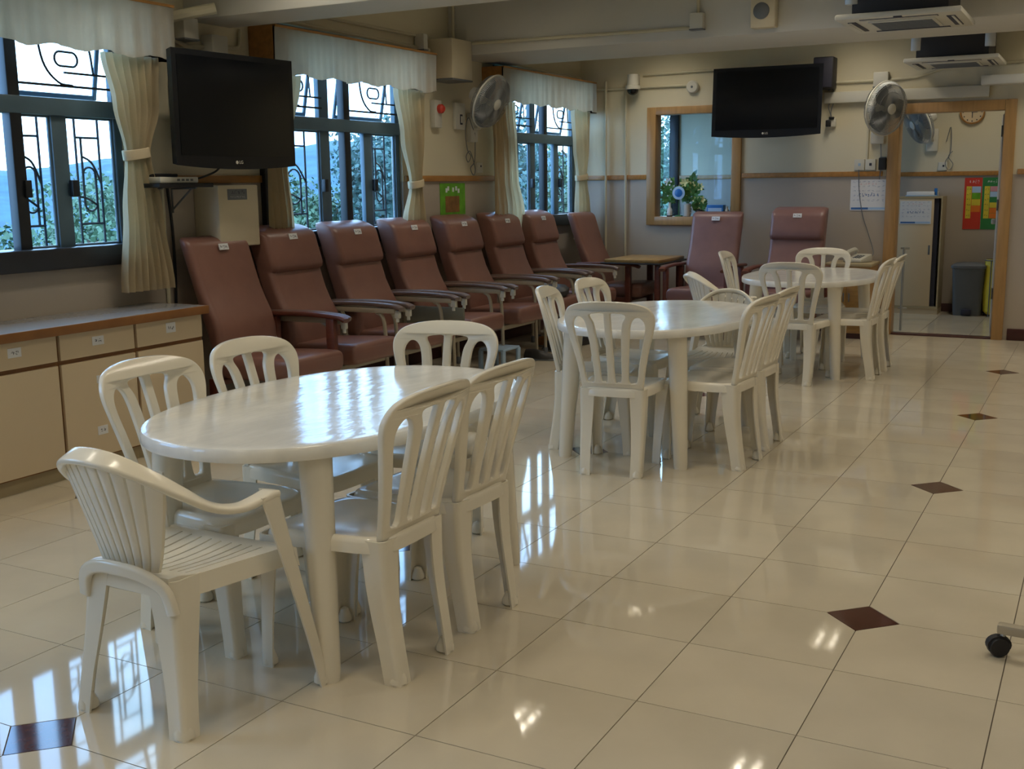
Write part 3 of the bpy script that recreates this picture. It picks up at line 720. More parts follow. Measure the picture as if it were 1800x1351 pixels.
# ------------------------------------------------------------------ recliners
def loft(bm, secs, w, d_of, mi=0, n=5):
    """secs: (y, z, normal angle, thickness, width)"""
    rings = []
    for y, z, a, th, ww in secs:
        pr = rrect(ww, th, min(0.045, th*0.42), n)
        rings.append([bm.verts.new((p, y+q*math.cos(a), z+q*math.sin(a))) for p, q in pr])
    m = len(rings[0])
    for A, B in zip(rings, rings[1:]):
        for j in range(m): bm.faces.new((A[j], A[(j+1) % m], B[(j+1) % m], B[j]))
    bm.faces.new(rings[0][::-1]); bm.faces.new(rings[-1])
def characters(bm, n, w, h, rngseed, T, mi=0, dens=5):
    """little blocks of pen strokes in a row, on the local xz plane"""
    rg = random.Random(rngseed); cw = w/n
    for k in range(n):
        x0 = -w/2+k*cw+cw*0.12; x1 = x0+cw*0.76
        for _ in range(dens):
            if rg.random() < 0.55:
                z = rg.uniform(-h/2, h/2); a = rg.uniform(x0, (x0+x1)/2); box(bm, a, a+(x1-x0)*rg.uniform(0.4, 0.55), -0.0004, 0.0004, z-h*0.05, z+h*0.05, mi=mi, T=T)
            else:
                x = rg.uniform(x0, x1); a = rg.uniform(-h/2, 0); box(bm, x-h*0.05, x+h*0.05, -0.0004, 0.0004, a, a+h*rg.uniform(0.4, 0.5), mi=mi, T=T)
def make_recliner(kind, shape=None, BW=0.53, near=True):
    """kind: 'metal' head-rest recliner, 'wood' high-back chair with timber arms"""
    vin = 'vinyl_d' if kind == 'mauve' else 'vinyl'; wood = kind != 'metal'; kind = shape or kind; HZ = 0.745 if kind == 'wood' else 0.78
    t = thing('recliner', 'x', 'recliner chair', (0, 0, 0), 0, 'brown vinyl recliners')
    th = math.atan2(0.22, 0.74)
    def back_sec(s, dth, w):
        y = -0.19-0.24*s; z = 0.40+HZ*s
        f = 0.0
        if kind != 'wood': f = 0.05*math.exp(-((s-0.27)/0.13)**2) + (0.042*min(1, max(0, (s-0.66)/0.05)) if kind != 'plain' else 0)
        else: f = 0.035*math.exp(-((s-0.35)/0.16)**2)
        T_ = (0.155 if kind != 'wood' else 0.105)+f
        return (y+f*0.5-(0.02 if kind != 'wood' else 0.01), z, -0.28+0.0, T_*dth, w)
    bm = new(); secs = []
    ss = [0.0, 0.02, 0.08, 0.2, 0.3, 0.4, 0.5, 0.6, 0.65, 0.665, 0.69, 0.73, 0.8, 0.9, 0.95, 0.98, 1.0]
    for s in ss:
        e = 1.0 if 0.02 < s < 0.97 else (0.9 if s in (0.02, 0.98) else 0.6)
        if abs(s-0.665) < 0.003 and kind != 'wood': e = 0.90
        secs.append(back_sec(s, e, BW*(1.0 if e > 0.88 else 0.94)))
    loft(bm, secs, 0.5, None); back = obj('backrest', bm, vin, t, angle=60)
    # paper name label on the head end
    y, z = -0.19-0.24*0.93+(0.081 if kind != 'wood' else 0.042), 0.40+HZ*0.925
    L = Matrix.Translation((0.0, y+0.012, z)) @ Matrix.Rotation(0.28, 4, 'X')
    bm = new(); box(bm, -0.04, 0.04, -0.004, 0.0006, -0.019, 0.019, T=L); lb = obj('name_label', bm, 'white', back, smooth=False)
    bm = new(); characters(bm, 3, 0.062, 0.022, 3, L @ Matrix.Translation((0, 0.0009, 0))); obj('writing', bm, 'ink', lb, smooth=False)
    bm = new(); secs = []
    for s, e in ((0, 0.7), (0.02, 0.95), (0.1, 1), (0.5, 1.05), (0.85, 1.05), (0.95, 1), (0.985, 0.9), (1, 0.6)):
        secs.append((-0.22+0.54*s, 0.385+0.02*s, PI/2, 0.13*e, 0.50*(1 if e > 0.88 else 0.95)))
    loft(bm, secs, 0.5, None); obj('seat', bm, vin, t, angle=60)
    am = 'arm_wood' if wood else 'tube'
    for s in (-1, 1):
        if s == 1 and not near:
            for y0 in (0.20, -0.24):
                bm = new(); box(bm, s*0.27-0.022, s*0.27+0.022, y0-0.03, y0+0.03, 0.0, 0.33, bev=0.006); obj('leg', bm, 'arm_wood', t)
            continue
        bm = new(); sweep(bm, crom([(s*0.295, -0.34, 0.655), (s*0.295, 0.0, 0.665), (s*0.295, 0.24, 0.655), (s*0.295, 0.315, 0.635)], 4), rrect(0.062, 0.028, 0.011)); pad = obj('armrest', bm, 'arm_wood' if wood else 'arm_brown', t, angle=60)
        if not wood:
            bm = new(); box(bm, s*0.295-0.02, s*0.295+0.02, -0.30, 0.27, 0.605, 0.642, bev=0.006); obj('arm_rail', bm, 'tube', pad)
            bm = new(); box(bm, s*0.295-0.014, s*0.295+0.014, 0.262, 0.30, 0.575, 0.628, bev=0.005); tube(bm, [(s*0.295, 0.28, 0.58), (s*0.295, 0.28, 0.55)], 0.012); obj('tray_catch', bm, 'white_plas', pad)
            for y0 in (0.16, -0.26):
                bm = new(); tube(bm, crom([(s*0.295, y0-0.05, 0.61), (s*0.295, y0, 0.575), (s*0.295, y0+0.02, 0.45), (s*0.295, y0+0.03, 0.055)], 5), 0.0135, 8); lg = obj('leg', bm, 'tube', t)
                bm = new(); lathe(bm, [(0.012, 0.0), (0.02, 0.004), (0.02, 0.05), (0.014, 0.06)], 10, Matrix.Translation((s*0.295, y0+0.03, 0))); obj('foot', bm, 'grey_plas', lg)
            bm = new(); tube(bm, [(s*0.295, -0.22, 0.31), (s*0.295, 0.18, 0.31)], 0.012); obj('side_rail', bm, 'tube', t)
        else:
            for y0 in (0.20, -0.24):
                bm = new(); box(bm, s*0.295-0.022, s*0.295+0.022, y0-0.03, y0+0.03, 0.0, 0.645, bev=0.006); obj('leg', bm, 'arm_wood', t)
            bm = new(); box(bm, s*0.295-0.016, s*0.295+0.016, -0.22, 0.18, 0.28, 0.34, bev=0.006); obj('side_rail', bm, 'arm_wood', t)
    bm = new(); box(bm, -0.29, 0.29, 0.15, 0.18, 0.29, 0.325, bev=0.005); obj('front_rail', bm, am, t)
    bm = new(); box(bm, -0.29, 0.29, -0.23, -0.20, 0.29, 0.325, bev=0.005); obj('rear_rail', bm, am, t)
    return t
r0 = make_recliner('wood', near=False); rw = make_recliner('wood'); rm = make_recliner('metal'); rq = make_recliner('mauve', 'wood', 0.50); rz = make_recliner('mauve', None, 0.50)
RX = -3.76
r0.location = (RX+0.03, 1.53, 0); r0.rotation_euler = (0, 0, -PI/2); r0['label'] = 'brown vinyl high-back chair with dark wood arms, nearest of the wall row beside the drawers'
rm.location = (RX, 2.18, 0); rm.rotation_euler = (0, 0, -PI/2); rm['label'] = 'brown vinyl recliner with headrest, second in the wall row from the drawers'
for y, lab in ((2.90, 'brown vinyl recliner with headrest, third in the wall row, before the middle window'),
               (3.64, 'brown vinyl recliner with headrest and folded grey tray board, fourth in the wall row'),
               (4.40, 'brown vinyl recliner with headrest, fifth in the wall row, under the green poster'),
               (5.16, 'brown vinyl recliner with headrest, sixth in the wall row, below the left wall fan'),
               (5.88, 'brown vinyl recliner seventh in the wall row, before the corner window')):
    q = dup(rm, (RX, y, 0), -PI/2, lab)
    if y == 3.64:
        bm = new(); box(bm, 0.315, 0.335, -0.20, 0.30, 0.36, 0.56, bev=0.012); obj('tray_board', bm, 'panel_grey', q)['label'] = 'folded grey-green tray board'
q = rw; q.location = (-3.66, 6.76, 0); q.rotation_euler = (0, 0, -PI/2); q['label'] = ('brown vinyl chair in the far left corner, with a wood tray across its arms')
for ch in list(q.children):      # this one carries no paper label
    if ch.name.startswith('backrest'):
        for g in list(ch.children):
            for h in list(g.children): bpy.data.objects.remove(h)
            bpy.data.objects.remove(g)
bm = new(); box(bm, -0.30, 0.42, 0.0, 0.56, 0.683, 0.715, bev=0.006); tr = obj('tray_top', bm, 'desk', q)
bm = new(); box(bm, -0.33, 0.45, -0.03, 0.59, 0.67, 0.684, bev=0.004); obj('tray_edge', bm, 'matt_black', q)
for x0 in (-0.24, 0.36):
    bm = new(); box(bm, x0-0.02, x0+0.02, 0.50, 0.55, 0.0, 0.672, bev=0.004); obj('tray_leg', bm, 'arm_wood', q)
rq.location = (-2.72, 6.50, 0); rq.rotation_euler = (0, 0, PI); rq['label'] = 'mauve vinyl chair against the far wall below the inner window'
rz.location = (-1.92, 6.47, 0); rz.rotation_euler = (0, 0, PI); rz['label'] = ('mauve vinyl chair with cushioned headrest against the far wall under the television')

# ------------------------------------------------------------------ drawer units with their worktop
FX = -3.90
def unit(y0, y1, label, dl, door_labels):
    t = thing('drawer_unit', label, 'cabinet', (W+0.003, (y0+y1)/2, 0), 0, 'cream drawer units'); L = Matrix.Translation((-W-0.003, -(y0+y1)/2, 0)); h = 0.74
    bm = new(); box(bm, W+0.003, FX-0.02, y0, y1, 0.07, h, T=L); obj('body', bm, 'edge', t, smooth=False)
    bm = new(); box(bm, W+0.02, FX-0.035, y0, y1, 0.0, 0.07, T=L); obj('plinth', bm, 'lam_dark', t, smooth=False)
    def face(nm, z0, z1, labs):
        bm = new(); box(bm, FX-0.02, FX, y0+0.009, y1-0.009, z0, z1, bev=0.002, T=L, seg=1); f = obj(nm, bm, 'lam', t)
        for (ly, lz, sd, w, hh) in labs:
            P = L @ Matrix.Translation((FX+0.0008, ly, lz)) @ Matrix.Rotation(PI/2, 4, 'Z')
            bm = new(); box(bm, -w/2, w/2, -0.001, 0.001, -hh/2, hh/2, T=P); s = obj('paper_label', bm, 'white', f, smooth=False)
            bm = new(); characters(bm, 2, w*0.62, hh*0.42, sd, P @ Matrix.Translation((0, -0.0014, 0))); obj('writing', bm, 'ink', s, smooth=False)
    face('drawer', 0.605, h-0.006, dl); face('door', 0.08, 0.583, door_labels)
unit(-0.395, 0.108, 'cream drawer unit at the left edge of the picture', [(-0.145, 0.683, 11, 0.075, 0.045)], [])
unit(0.109, 0.608, 'cream drawer unit in the middle with two paper labels on its door', [(0.355, 0.678, 12, 0.075, 0.045)], [(0.365, 0.479, 13, 0.075, 0.04), (0.343, 0.213, 14, 0.065, 0.045)])
unit(0.609, 1.115, 'cream drawer unit at the right end, beside the brown chairs', [(0.864, 0.685, 15, 0.07, 0.055)], [])
unit(-0.90, -0.396, 'cream drawer unit out of the picture, left of the others', [], [])
t = thing('worktop', 'long grey laminate worktop with brown edge over the drawer units', 'worktop', (W+0.003, 0.11, 0.74))
bm = new(); box(bm, 0, 0.435, -1.03, 1.012, 0.0, 0.043, bev=0.003); obj('board', bm, 'worktop', t)
bm = new(); box(bm, 0.435, 0.452, -1.03, 1.025, -0.004, 0.042, bev=0.004); box(bm, 0, 0.435, 1.012, 1.025, -0.004, 0.042, bev=0.003); obj('edge_strip', bm, 'edge', t)

# ------------------------------------------------------------------ things on the window wall
def lettering(txt, size, parent, name, m, T, ext=0.0006):
    cu = bpy.data.curves.new('lettering', 'FONT'); cu.body = txt; cu.size = size; cu.extrude = ext; cu.align_x = 'CENTER'; cu.align_y = 'CENTER'
    ob = bpy.data.objects.new('lettering', cu); COL.objects.link(ob); dg = bpy.context.evaluated_depsgraph_get()
    me = bpy.data.meshes.new_from_object(ob.evaluated_get(dg)); bpy.data.objects.remove(ob); bpy.data.curves.remove(cu)
    me.transform(T); me.materials.clear(); me.materials.append(M[m])
    o = bpy.data.objects.new(name, me); COL.objects.link(o); o.parent = parent; return o
def television(label, loc, rotz, tilt, w=1.03, h=0.635):
    """local: screen faces -y"""
    t = thing('television', label, 'television', loc, rotz, 'wall televisions'); L = Matrix.Rotation(tilt, 4, 'X')
    bm = new(); n = 24; out = []
    for k in range(n+1): u = -1+2*k/n; out.append((u*w/2, -h/2-0.022*(1-u*u)))
    out += [(w/2, h/2), (-w/2, h/2)]
    fr = [bm.verts.new(L @ Vector((x, -0.045, z))) for x, z in out]; bk = [bm.verts.new(L @ Vector((x*0.975, 0.005, z*0.975))) for x, z in out]
    bm.faces.new(fr); bm.faces.new(bk[::-1])
    for k in range(len(out)): bm.faces.new((fr[k], fr[(k+1) % len(out)], bk[(k+1) % len(out)], bk[k]))
    b = obj('bezel', bm, 'black', t, angle=30)
    bm = new(); box(bm, -w/2+0.035, w/2-0.035, -0.0475, -0.044, -h/2+0.055, h/2-0.032, T=L); obj('screen', bm, 'screen', t, smooth=False)
    bm = new(); box(bm, -w*0.36, w*0.36, 0.004, 0.075, -h*0.34, h*0.36, bev=0.012, T=L); obj('back_cover', bm, 'matt_black', t)
    P = L @ Matrix.Translation((0.012, -0.0463, -h/2+0.018)) @ Matrix.Rotation(PI/2, 4, 'X')
    lettering('LG', 0.026, b, 'maker_mark', 'white_plas', P)
    bm = new(); lathe(bm, [(0.010, 0), (0.010, 0.0015)], 14, L @ Matrix.Translation((-0.020, -0.0453, -h/2+0.018)) @ Matrix.Rotation(PI/2, 4, 'X')); obj('maker_mark', bm, 'white_plas', b, smooth=False)
    return t
tv = television('big black television hung high on the window wall between two windows', (-3.99, 1.555, 1.885), PI/2-R(5), R(0.5), 0.94)
bm = new()
for x in (-0.12, 0.12): box(bm, x-0.02, x+0.02, 0.07, 0.30, -0.03, 0.03, bev=0.004)
box(bm, -0.2, 0.2, 0.28, 0.305, -0.18, 0.18, bev=0.004); obj('bracket', bm, 'matt_black', tv)
t = thing('set_top_shelf', 'small black wall shelf below the window wall television', 'shelf', (W+0.001, 1.22, 1.455))
bm = new(); box(bm, 0, 0.26, -0.21, 0.22, -0.012, 0.012, bev=0.003); obj('board', bm, 'matt_black', t)
for y in (-0.13, 0.14):
    bm = new(); tube(bm, [(0.005, y, -0.16), (0.005, y, -0.02), (0.2, y, -0.015)], 0.006); tube(bm, [(0.005, y, -0.14), (0.16, y, -0.02)], 0.006); obj('bracket', bm, 'grey_plas', t)
t = thing('set_top_box', 'white set-top box lying on the small black wall shelf', 'set-top box', (W+0.15, 1.19, 1.468))
bm = new(); box(bm, -0.09, 0.09, -0.15, 0.15, 0.0, 0.035, bev=0.006); obj('housing', bm, 'white_plas', t)
bm = new()
for k in range(4): box(bm, 0.089, 0.092, -0.02+k*0.035, 0.0+k*0.035, 0.012, 0.024)
obj('buttons', bm, 'grey_plas', t)
t = thing('remote_control', 'small black box on the white set-top box', 'remote control', (W+0.14, 1.16, 1.5035))
bm = new(); box(bm, -0.03, 0.03, -0.10, 0.09, 0.0, 0.018, bev=0.005); obj('body', bm, 'matt_black', t)
bm = new(); box(bm, -0.02, 0.02, -0.06, 0.05, 0.018, 0.0195); obj('buttons', bm, 'grey_plas', t)
bm = new(); tube(bm, crom([(W+0.02, 1.40, 1.47), (W+0.10, 1.46, 1.49), (W+0.12, 1.60, 1.53), (W+0.13, 1.66, 1.57)], 6), 0.006); tag(obj('cable', bm, 'matt_black'), 'black cable looping from the small shelf up to the television', 'cable')
bm = new(); tube(bm, [(W+0.014, 1.27, 1.44), (W+0.014, 1.27, 0.75)], 0.013); tag(obj('conduit', bm, 'conduit'), 'vertical cream pipe below the small black shelf', 'pipe')
bm = new(); tube(bm, crom([(W+0.02, 1.31, 1.44), (W+0.03, 1.32, 1.2), (W+0.02, 1.33, 0.95), (W+0.02, 1.32, 0.75)], 5), 0.009); tag(obj('cable', bm, 'matt_black'), 'black cable hanging beside the cream pipe', 'cable')
t = thing('electric_box', 'cream metal box with a grey label under the window wall television', 'box', (W+0.001, 1.72, 1.08))
bm = new(); box(bm, 0, 0.20, -0.18, 0.18, 0.0, 0.375, bev=0.008); obj('housing', bm, 'cream_box', t)
bm = new(); box(bm, 0.2, 0.2015, -0.10, 0.075, 0.285, 0.35); lb = obj('plate', bm, 'grey_plas', t, smooth=False)
bm = new(); P = Matrix.Translation((0.2018, -0.01, 0.33)) @ Matrix.Rotation(PI/2, 4, 'Z'); characters(bm, 4, 0.13, 0.022, 5, P); obj('writing', bm, 'ink', lb, smooth=False)
bm = new(); P = Matrix.Translation((0.2018, -0.01, 0.302)) @ Matrix.Rotation(PI/2, 4, 'Z'); characters(bm, 8, 0.14, 0.012, 6, P, dens=3); obj('writing', bm, 'white', lb, smooth=False)
bm = new(); box(bm, W+0.002, W+0.045, 2.16, 2.215, 0.75, 1.60, bev=0.004); tag(obj('upright_strip', bm, 'matt_black'), 'dark upright strip beside the half hidden curtain below the television', 'strip')  # plain dark upright bar against the wall
# wall fan
def wall_fan(label, wall, hub, nrm, cordpts, r=0.235):
    """wall: point on the wall, hub: centre of the guard, nrm: direction it blows"""
    t = thing('wall_fan', label, 'fan', wall, 0, 'grey wall fans'); w0 = Vector(wall); h = Vector(hub)-w0; nrm = Vector(nrm).normalized()
    Q = Matrix.Translation(h) @ nrm.to_track_quat('Z', 'Y').to_matrix().to_4x4()
    bm = new()
    for rr_, z in ((r, 0.0),): 
        tube(bm, [(rr_*math.cos(2*PI*k/40), rr_*math.sin(2*PI*k/40), z) for k in range(40)], 0.0085, 6, True, T=Q)
    obj('guard_rim', bm, 'white_plas', t)
    for sgn, nm in ((1, 'front_guard'), (-1, 'rear_guard')):
        bm = new()
        for k in range(96):
            a = 2*PI*k/96; c, s = math.cos(a), math.sin(a)
            tube(bm, [(q*r*c, q*r*s, sgn*z) for q, z in ((1.0, 0.004), (0.93, 0.045), (0.6, 0.062), (0.2, 0.07))], 0.0023, 3, T=Q)
        for q, z in ((0.62, 0.062), (0.88, 0.05)):
            tube(bm, [(q*r*math.cos(2*PI*k/30), q*r*math.sin(2*PI*k/30), sgn*z) for k in range(30)], 0.0016, 4, True, T=Q)
        obj(nm, bm, 'wire', t)
    bm = new(); lathe(bm, [(0.045, 0.066), (0.047, 0.078), (0.035, 0.086), (0.004, 0.088)], 20, Q); hc = obj('hub_cap', bm, 'white_plas', t)
    for k in range(3):
        bm = new(); g = []
        for i in range(7):
            q = 0.035+(r*0.90-0.035)*i/6; hw = 0.35+0.38*math.sin(PI*min(1, (i+0.8)/6.5)); row = []
            for j in range(7):
                a = 2*PI*k/3+(j/6-0.5)*2*hw; row.append(bm.verts.new(Q @ Vector((q*math.cos(a), q*math.sin(a), 0.022*(j/6-0.5)))))
            g.append(row)
        for A, B in zip(g, g[1:]):
            for j in range(6): bm.faces.new((A[j], A[j+1], B[j+1], B[j]))
        bmesh.ops.solidify(bm, geom=bm.faces, thickness=0.003); obj('blade', bm, 'blade', t)
    bm = new(); lathe(bm, [(0.03, -0.20), (0.055, -0.185), (0.062, -0.12), (0.055, -0.065)], 18, Q); obj('motor', bm, 'white_plas', t)
    e = Q @ Vector((0, 0, -0.17))
    d = Vector((1, 0, 0)) if abs(wall[0]-W) < 0.05 else Vector((0, -1, 0))
    base = Vector((0, 0, -0.18)); bm = new(); tube(bm, crom([base+d*0.02, base+d*0.10+Vector((0, 0, 0.01)), e*0.75+d*0.03-Vector((0, 0, 0.10)), e], 6), 0.02, 10); obj('arm', bm, 'white_plas', t)
    bm = new(); sd = Vector((d.y, d.x, 0)); c = base
    if d.x: box(bm, 0.001, 0.05, -0.06, 0.06, -0.30, -0.06, bev=0.012)
    else: box(bm, -0.06, 0.06, -0.05, -0.001, -0.30, -0.06, bev=0.012)
    obj('wall_plate', bm, 'white_plas', t)
    for pts in cordpts:
        bm = new(); tube(bm, crom(pts, 6), 0.004, 6); obj('cord', bm, 'grey_plas', t)
    return t
fp = [[(0.05, -0.02, -0.20), (0.06, -0.12, -0.10), (0.05, -0.16, -0.2), (0.03, -0.10, -0.36), (0.03, -0.04, -0.42), (0.03, -0.09, -0.47), (0.03, -0.12, -0.42), (0.03, -0.05, -0.38), (0.03, 0.03, -0.52), (0.03, 0.0, -0.58), (0.03, -0.05, -0.52), (0.02, 0.04, -0.46), (0.04, 0.02, -0.3), (0.05, 0.0, -0.22)]]
wall_fan('grey wall fan between two windows, tilted towards the room', (W, 4.93, 2.10), (-3.98, 4.69, 2.115), (0.95, -0.06, -0.42), fp, 0.222)
fp2 = [[(0.03, -0.04, -0.24), (0.04, -0.03, -0.5), (0.03, -0.02, -0.62)]]
wall_fan('grey wall fan on the far wall between the television and the doorway', (-1.31, YB, 2.06), (-1.205, 6.95, 2.06), (1.0, -0.66, -0.16), fp2, 0.235)
fp3 = [[(0.14, -0.02, -0.2), (0.18, -0.03, -0.05), (0.19, -0.03, -0.3), (0.14, -0.03, -0.42), (0.18, -0.03, -0.5), (0.22, -0.03, -0.44), (0.17, -0.03, -0.36), (0.21, -0.03, -0.30)]]
wall_fan('grey wall fan in the back room, seen through the doorway', (-1.12, 9.4, 2.03), (-1.24, 9.14, 2.03), (-0.85, -0.6, -0.45), fp3)
t = thing('switch_panel', 'white switch box with a black rocker beside the left wall fan', 'switch', (W+0.001, 4.72, 1.90))
bm = new(); box(bm, 0, 0.03, -0.075, 0.085, 0, 0.22, bev=0.005); obj('plate', bm, 'white_plas', t)
bm = new(); box(bm, 0.03, 0.034, -0.005, 0.035, 0.04, 0.125, bev=0.002); rk = obj('rocker_frame', bm, 'ink', t)
bm = new(); box(bm, 0.033, 0.037, 0.004, 0.026, 0.055, 0.11, bev=0.002); obj('rocker', bm, 'white_plas', rk)
t = thing('alarm_sounder', 'small white alarm box with a red lamp left of the left wall fan', 'alarm', (W+0.001, 4.34, 1.90))
bm = new(); box(bm, 0, 0.05, -0.055, 0.055, 0, 0.22, bev=0.008); obj('housing', bm, 'white_plas', t)
bm = new(); lathe(bm, [(0.036, 0), (0.036, 0.03), (0.022, 0.045)], 18, Matrix.Translation((0.05, 0.01, 0.15)) @ Matrix.Rotation(PI/2, 4, 'Y')); obj('lamp', bm, 'red', t)
t = thing('wall_socket', 'small white socket on the rail below the left wall fan', 'socket', (W+0.001, 5.06, 1.54))
bm = new(); box(bm, 0, 0.025, -0.045, 0.045, 0, 0.09, bev=0.005); obj('plate', bm, 'white_plas', t)
bm = new(); box(bm, 0.025, 0.027, 0.0, 0.02, 0.05, 0.065); obj('hole', bm, 'ink', t)
# green poster
t = thing('poster', 'lime green poster with a brown block on the window wall behind the chairs', 'poster', (W+0.001, 4.62, 1.19))
bm = new(); box(bm, 0, 0.004, -0.21, 0.20, 0, 0.262); box(bm, 0.004, 0.0045, -0.205, -0.20, 0, 0.26); sh = obj('sheet', bm, 'lime', t, smooth=False)
bm = new(); box(bm, 0.004, 0.0052, -0.13, 0.10, 0.02, 0.155, bev=0.0004, seg=1); obj('brown_print', bm, 'brownprint', sh)
bm = new()
for k, (y, z) in enumerate(((-0.11, 0.20), (-0.08, 0.215), (0.0, 0.205), (0.05, 0.215), (0.09, 0.195))): box(bm, 0.004, 0.0052, y-0.014, y+0.014, z-0.014, z+0.022)
obj('flower_print', bm, 'petal_w', sh, smooth=False)
# trunking box and pipes under the ceiling
t = thing('trunking_box', 'big cream boxed casing high on the window wall at the second beam', 'box', (W+0.001, 4.40, 2.28))
bm = new(); box(bm, 0, 0.23, -0.13, 0.19, 0, 0.31, bev=0.006); obj('housing', bm, 'cream_box', t)
bm = new(); box(bm, 0.0, 0.232, -0.132, 0.192, -0.012, 0.0); obj('bottom_plate', bm, 'grey_plas', t)
def pipe(label, pts, r=0.012, m='conduit', clips=()):
    bm = new(); tube(bm, [Vector(p) for p in pts], r, 8); o = obj('conduit', bm, m); return tag(o, label, 'pipe')
pipe('thin pipe along the window wall above the middle valance', [(W+0.014, 1.97, 2.60), (W+0.014, 4.26, 2.60)])
pipe('grey pipe just above the middle valance', [(W+0.02, 1.97, 2.52), (W+0.02, 4.26, 2.505)], 0.019, 'winframe') if False else pipe('second pipe just above the middle valance', [(W+0.02, 1.97, 2.52), (W+0.02, 4.26, 2.505)], 0.018)
pipe('vertical pipe in the corner of the window wall and second beam', [(W+0.06, 4.585, 2.60), (W+0.06, 4.585, CZ)], 0.013)
pipe('long pipe along the foot of the second beam', [(W+0.24, 4.586, 2.575), (-2.22, 4.586, 2.56)], 0.013)
pipe('vertical pipe up the second beam from a square junction box', [(-2.16, 4.586, 2.66), (-2.16, 4.586, CZ)], 0.013)
pipe('pipe under the second beam above the far valance', [(W+0.014, 5.53, 2.515), (W+0.014, 7.22, 2.50)])
pipe('pipe across the far wall to the dome camera and round box', [(W+0.03, YB-0.013, 2.38), (-3.15, YB-0.013, 2.38)], 0.012)
pipe('left one of two upright pipes in the far left corner', [(-4.02, YB-0.034, 0.02), (-4.02, YB-0.034, 2.46)], 0.013)
pipe('right one of two upright pipes in the far left corner', [(-3.80, YB-0.034, 0.02), (-3.80, YB-0.034, 2.37)], 0.013)
pipe('upper pipe on the far wall running right of the dome camera', [(-3.62, YB-0.013, 2.50), (-2.9, YB-0.013, 2.51), (-1.9, YB-0.013, 2.51)], 0.011)
pipe('pipe on the far wall bending up behind the second ceiling unit', [(-1.73, YB-0.013, 2.33), (-1.25, YB-0.013, 2.33), (-1.0, YB-0.013, 2.34), (-0.72, YB-0.013, 2.42), (-0.1, YB-0.013, 2.43), (0.9, YB-0.013, 2.43)], 0.012)
def jbox(label, x, y, z, sx, sy, sz, m='white_plas'):
    t = thing('junction_box', label, 'box', (x, y, z)); 
    bm = new(); box(bm, -sx/2, sx/2, -sy/2, sy/2, 0, sz, bev=0.005); obj('housing', bm, m, t)
    bm = new(); box(bm, -sx/2-0.003, sx/2+0.003, -sy/2-0.003, sy/2+0.003, -0.006, 0.003); obj('base', bm, 'grey_plas', t); return t
jbox('small junction box on the second beam with a pipe rising from it', -2.16, 4.57, 2.545, 0.10, 0.058, 0.115)
jbox('white junction box above the far wall fan', -1.30, YB-0.035, 2.27, 0.13, 0.068, 0.13)
jbox('white box high on the window wall under the first beam, left one', W+0.06, 1.49, 2.30, 0.11, 0.12, 0.12)
jbox('white box on the window wall just above the big television', W+0.05, 1.75, 2.235, 0.09, 0.14, 0.115)
jbox('small box on the pipes left of the big cream casing', W+0.05, 4.10, 2.49, 0.09, 0.06, 0.12)
pipe('curved pipe between the two white boxes above the big television', crom([(W+0.02, 1.20, 2.42), (W+0.03, 1.36, 2.32), (W+0.03, 1.55, 2.27), (W+0.02, 1.68, 2.28)], 5), 0.014)
pipe('sloping thick pipe beside the first beam above the big television', [(W+0.03, 1.24, 2.38), (W+0.30, 1.50, 2.46)], 0.032)
pipe('small pipe from the box above the television to the middle valance', crom([(W+0.02, 1.82, 2.30), (W+0.02, 1.97, 2.30), (W+0.02, 2.01, 2.33), (W+0.02, 2.02, 2.42)], 4), 0.012)
t = thing('trunking', 'long white trunking on the far wall above the doorway', 'trunking', (-1.80, YB-0.001, 2.14))
bm = new(); box(bm, 0, 1.42, -0.05, 0, 0, 0.105, bev=0.004); obj('duct', bm, 'conduit', t)
bm = new(); box(bm, -0.002, 1.422, -0.056, -0.05, 0.004, 0.101, bev=0.002); obj('lid', bm, 'white_plas', t)
t = thing('trunking', 'short white trunking at the right edge, high on the far wall', 'trunking', (-0.44, YB-0.05, 2.235))
bm = new(); box(bm, 0, 1.5, -0.11, 0.049, 0, 0.08, bev=0.004); obj('duct', bm, 'white_plas', t)
bm = new(); box(bm, 0.0, 1.5, -0.115, -0.11, 0.004, 0.076, bev=0.002); obj('lid', bm, 'white_plas', t)
# loudspeaker on the beam
t = thing('loudspeaker', 'square cream loudspeaker with a round grey grille on the second beam', 'speaker', (-1.66, 4.598, 2.515))
bm = new(); box(bm, -0.085, 0.095, -0.09, 0, 0, 0.21, bev=0.01); obj('housing', bm, 'cream_box', t)
bm = new(); lathe(bm, [(0.058, 0), (0.058, 0.006), (0.05, 0.01), (0.01, 0.012)], 24, Matrix.Translation((-0.005, -0.09, 0.115)) @ Matrix.Rotation(PI/2, 4, 'X')); obj('grille', bm, 'grey_plas', t)
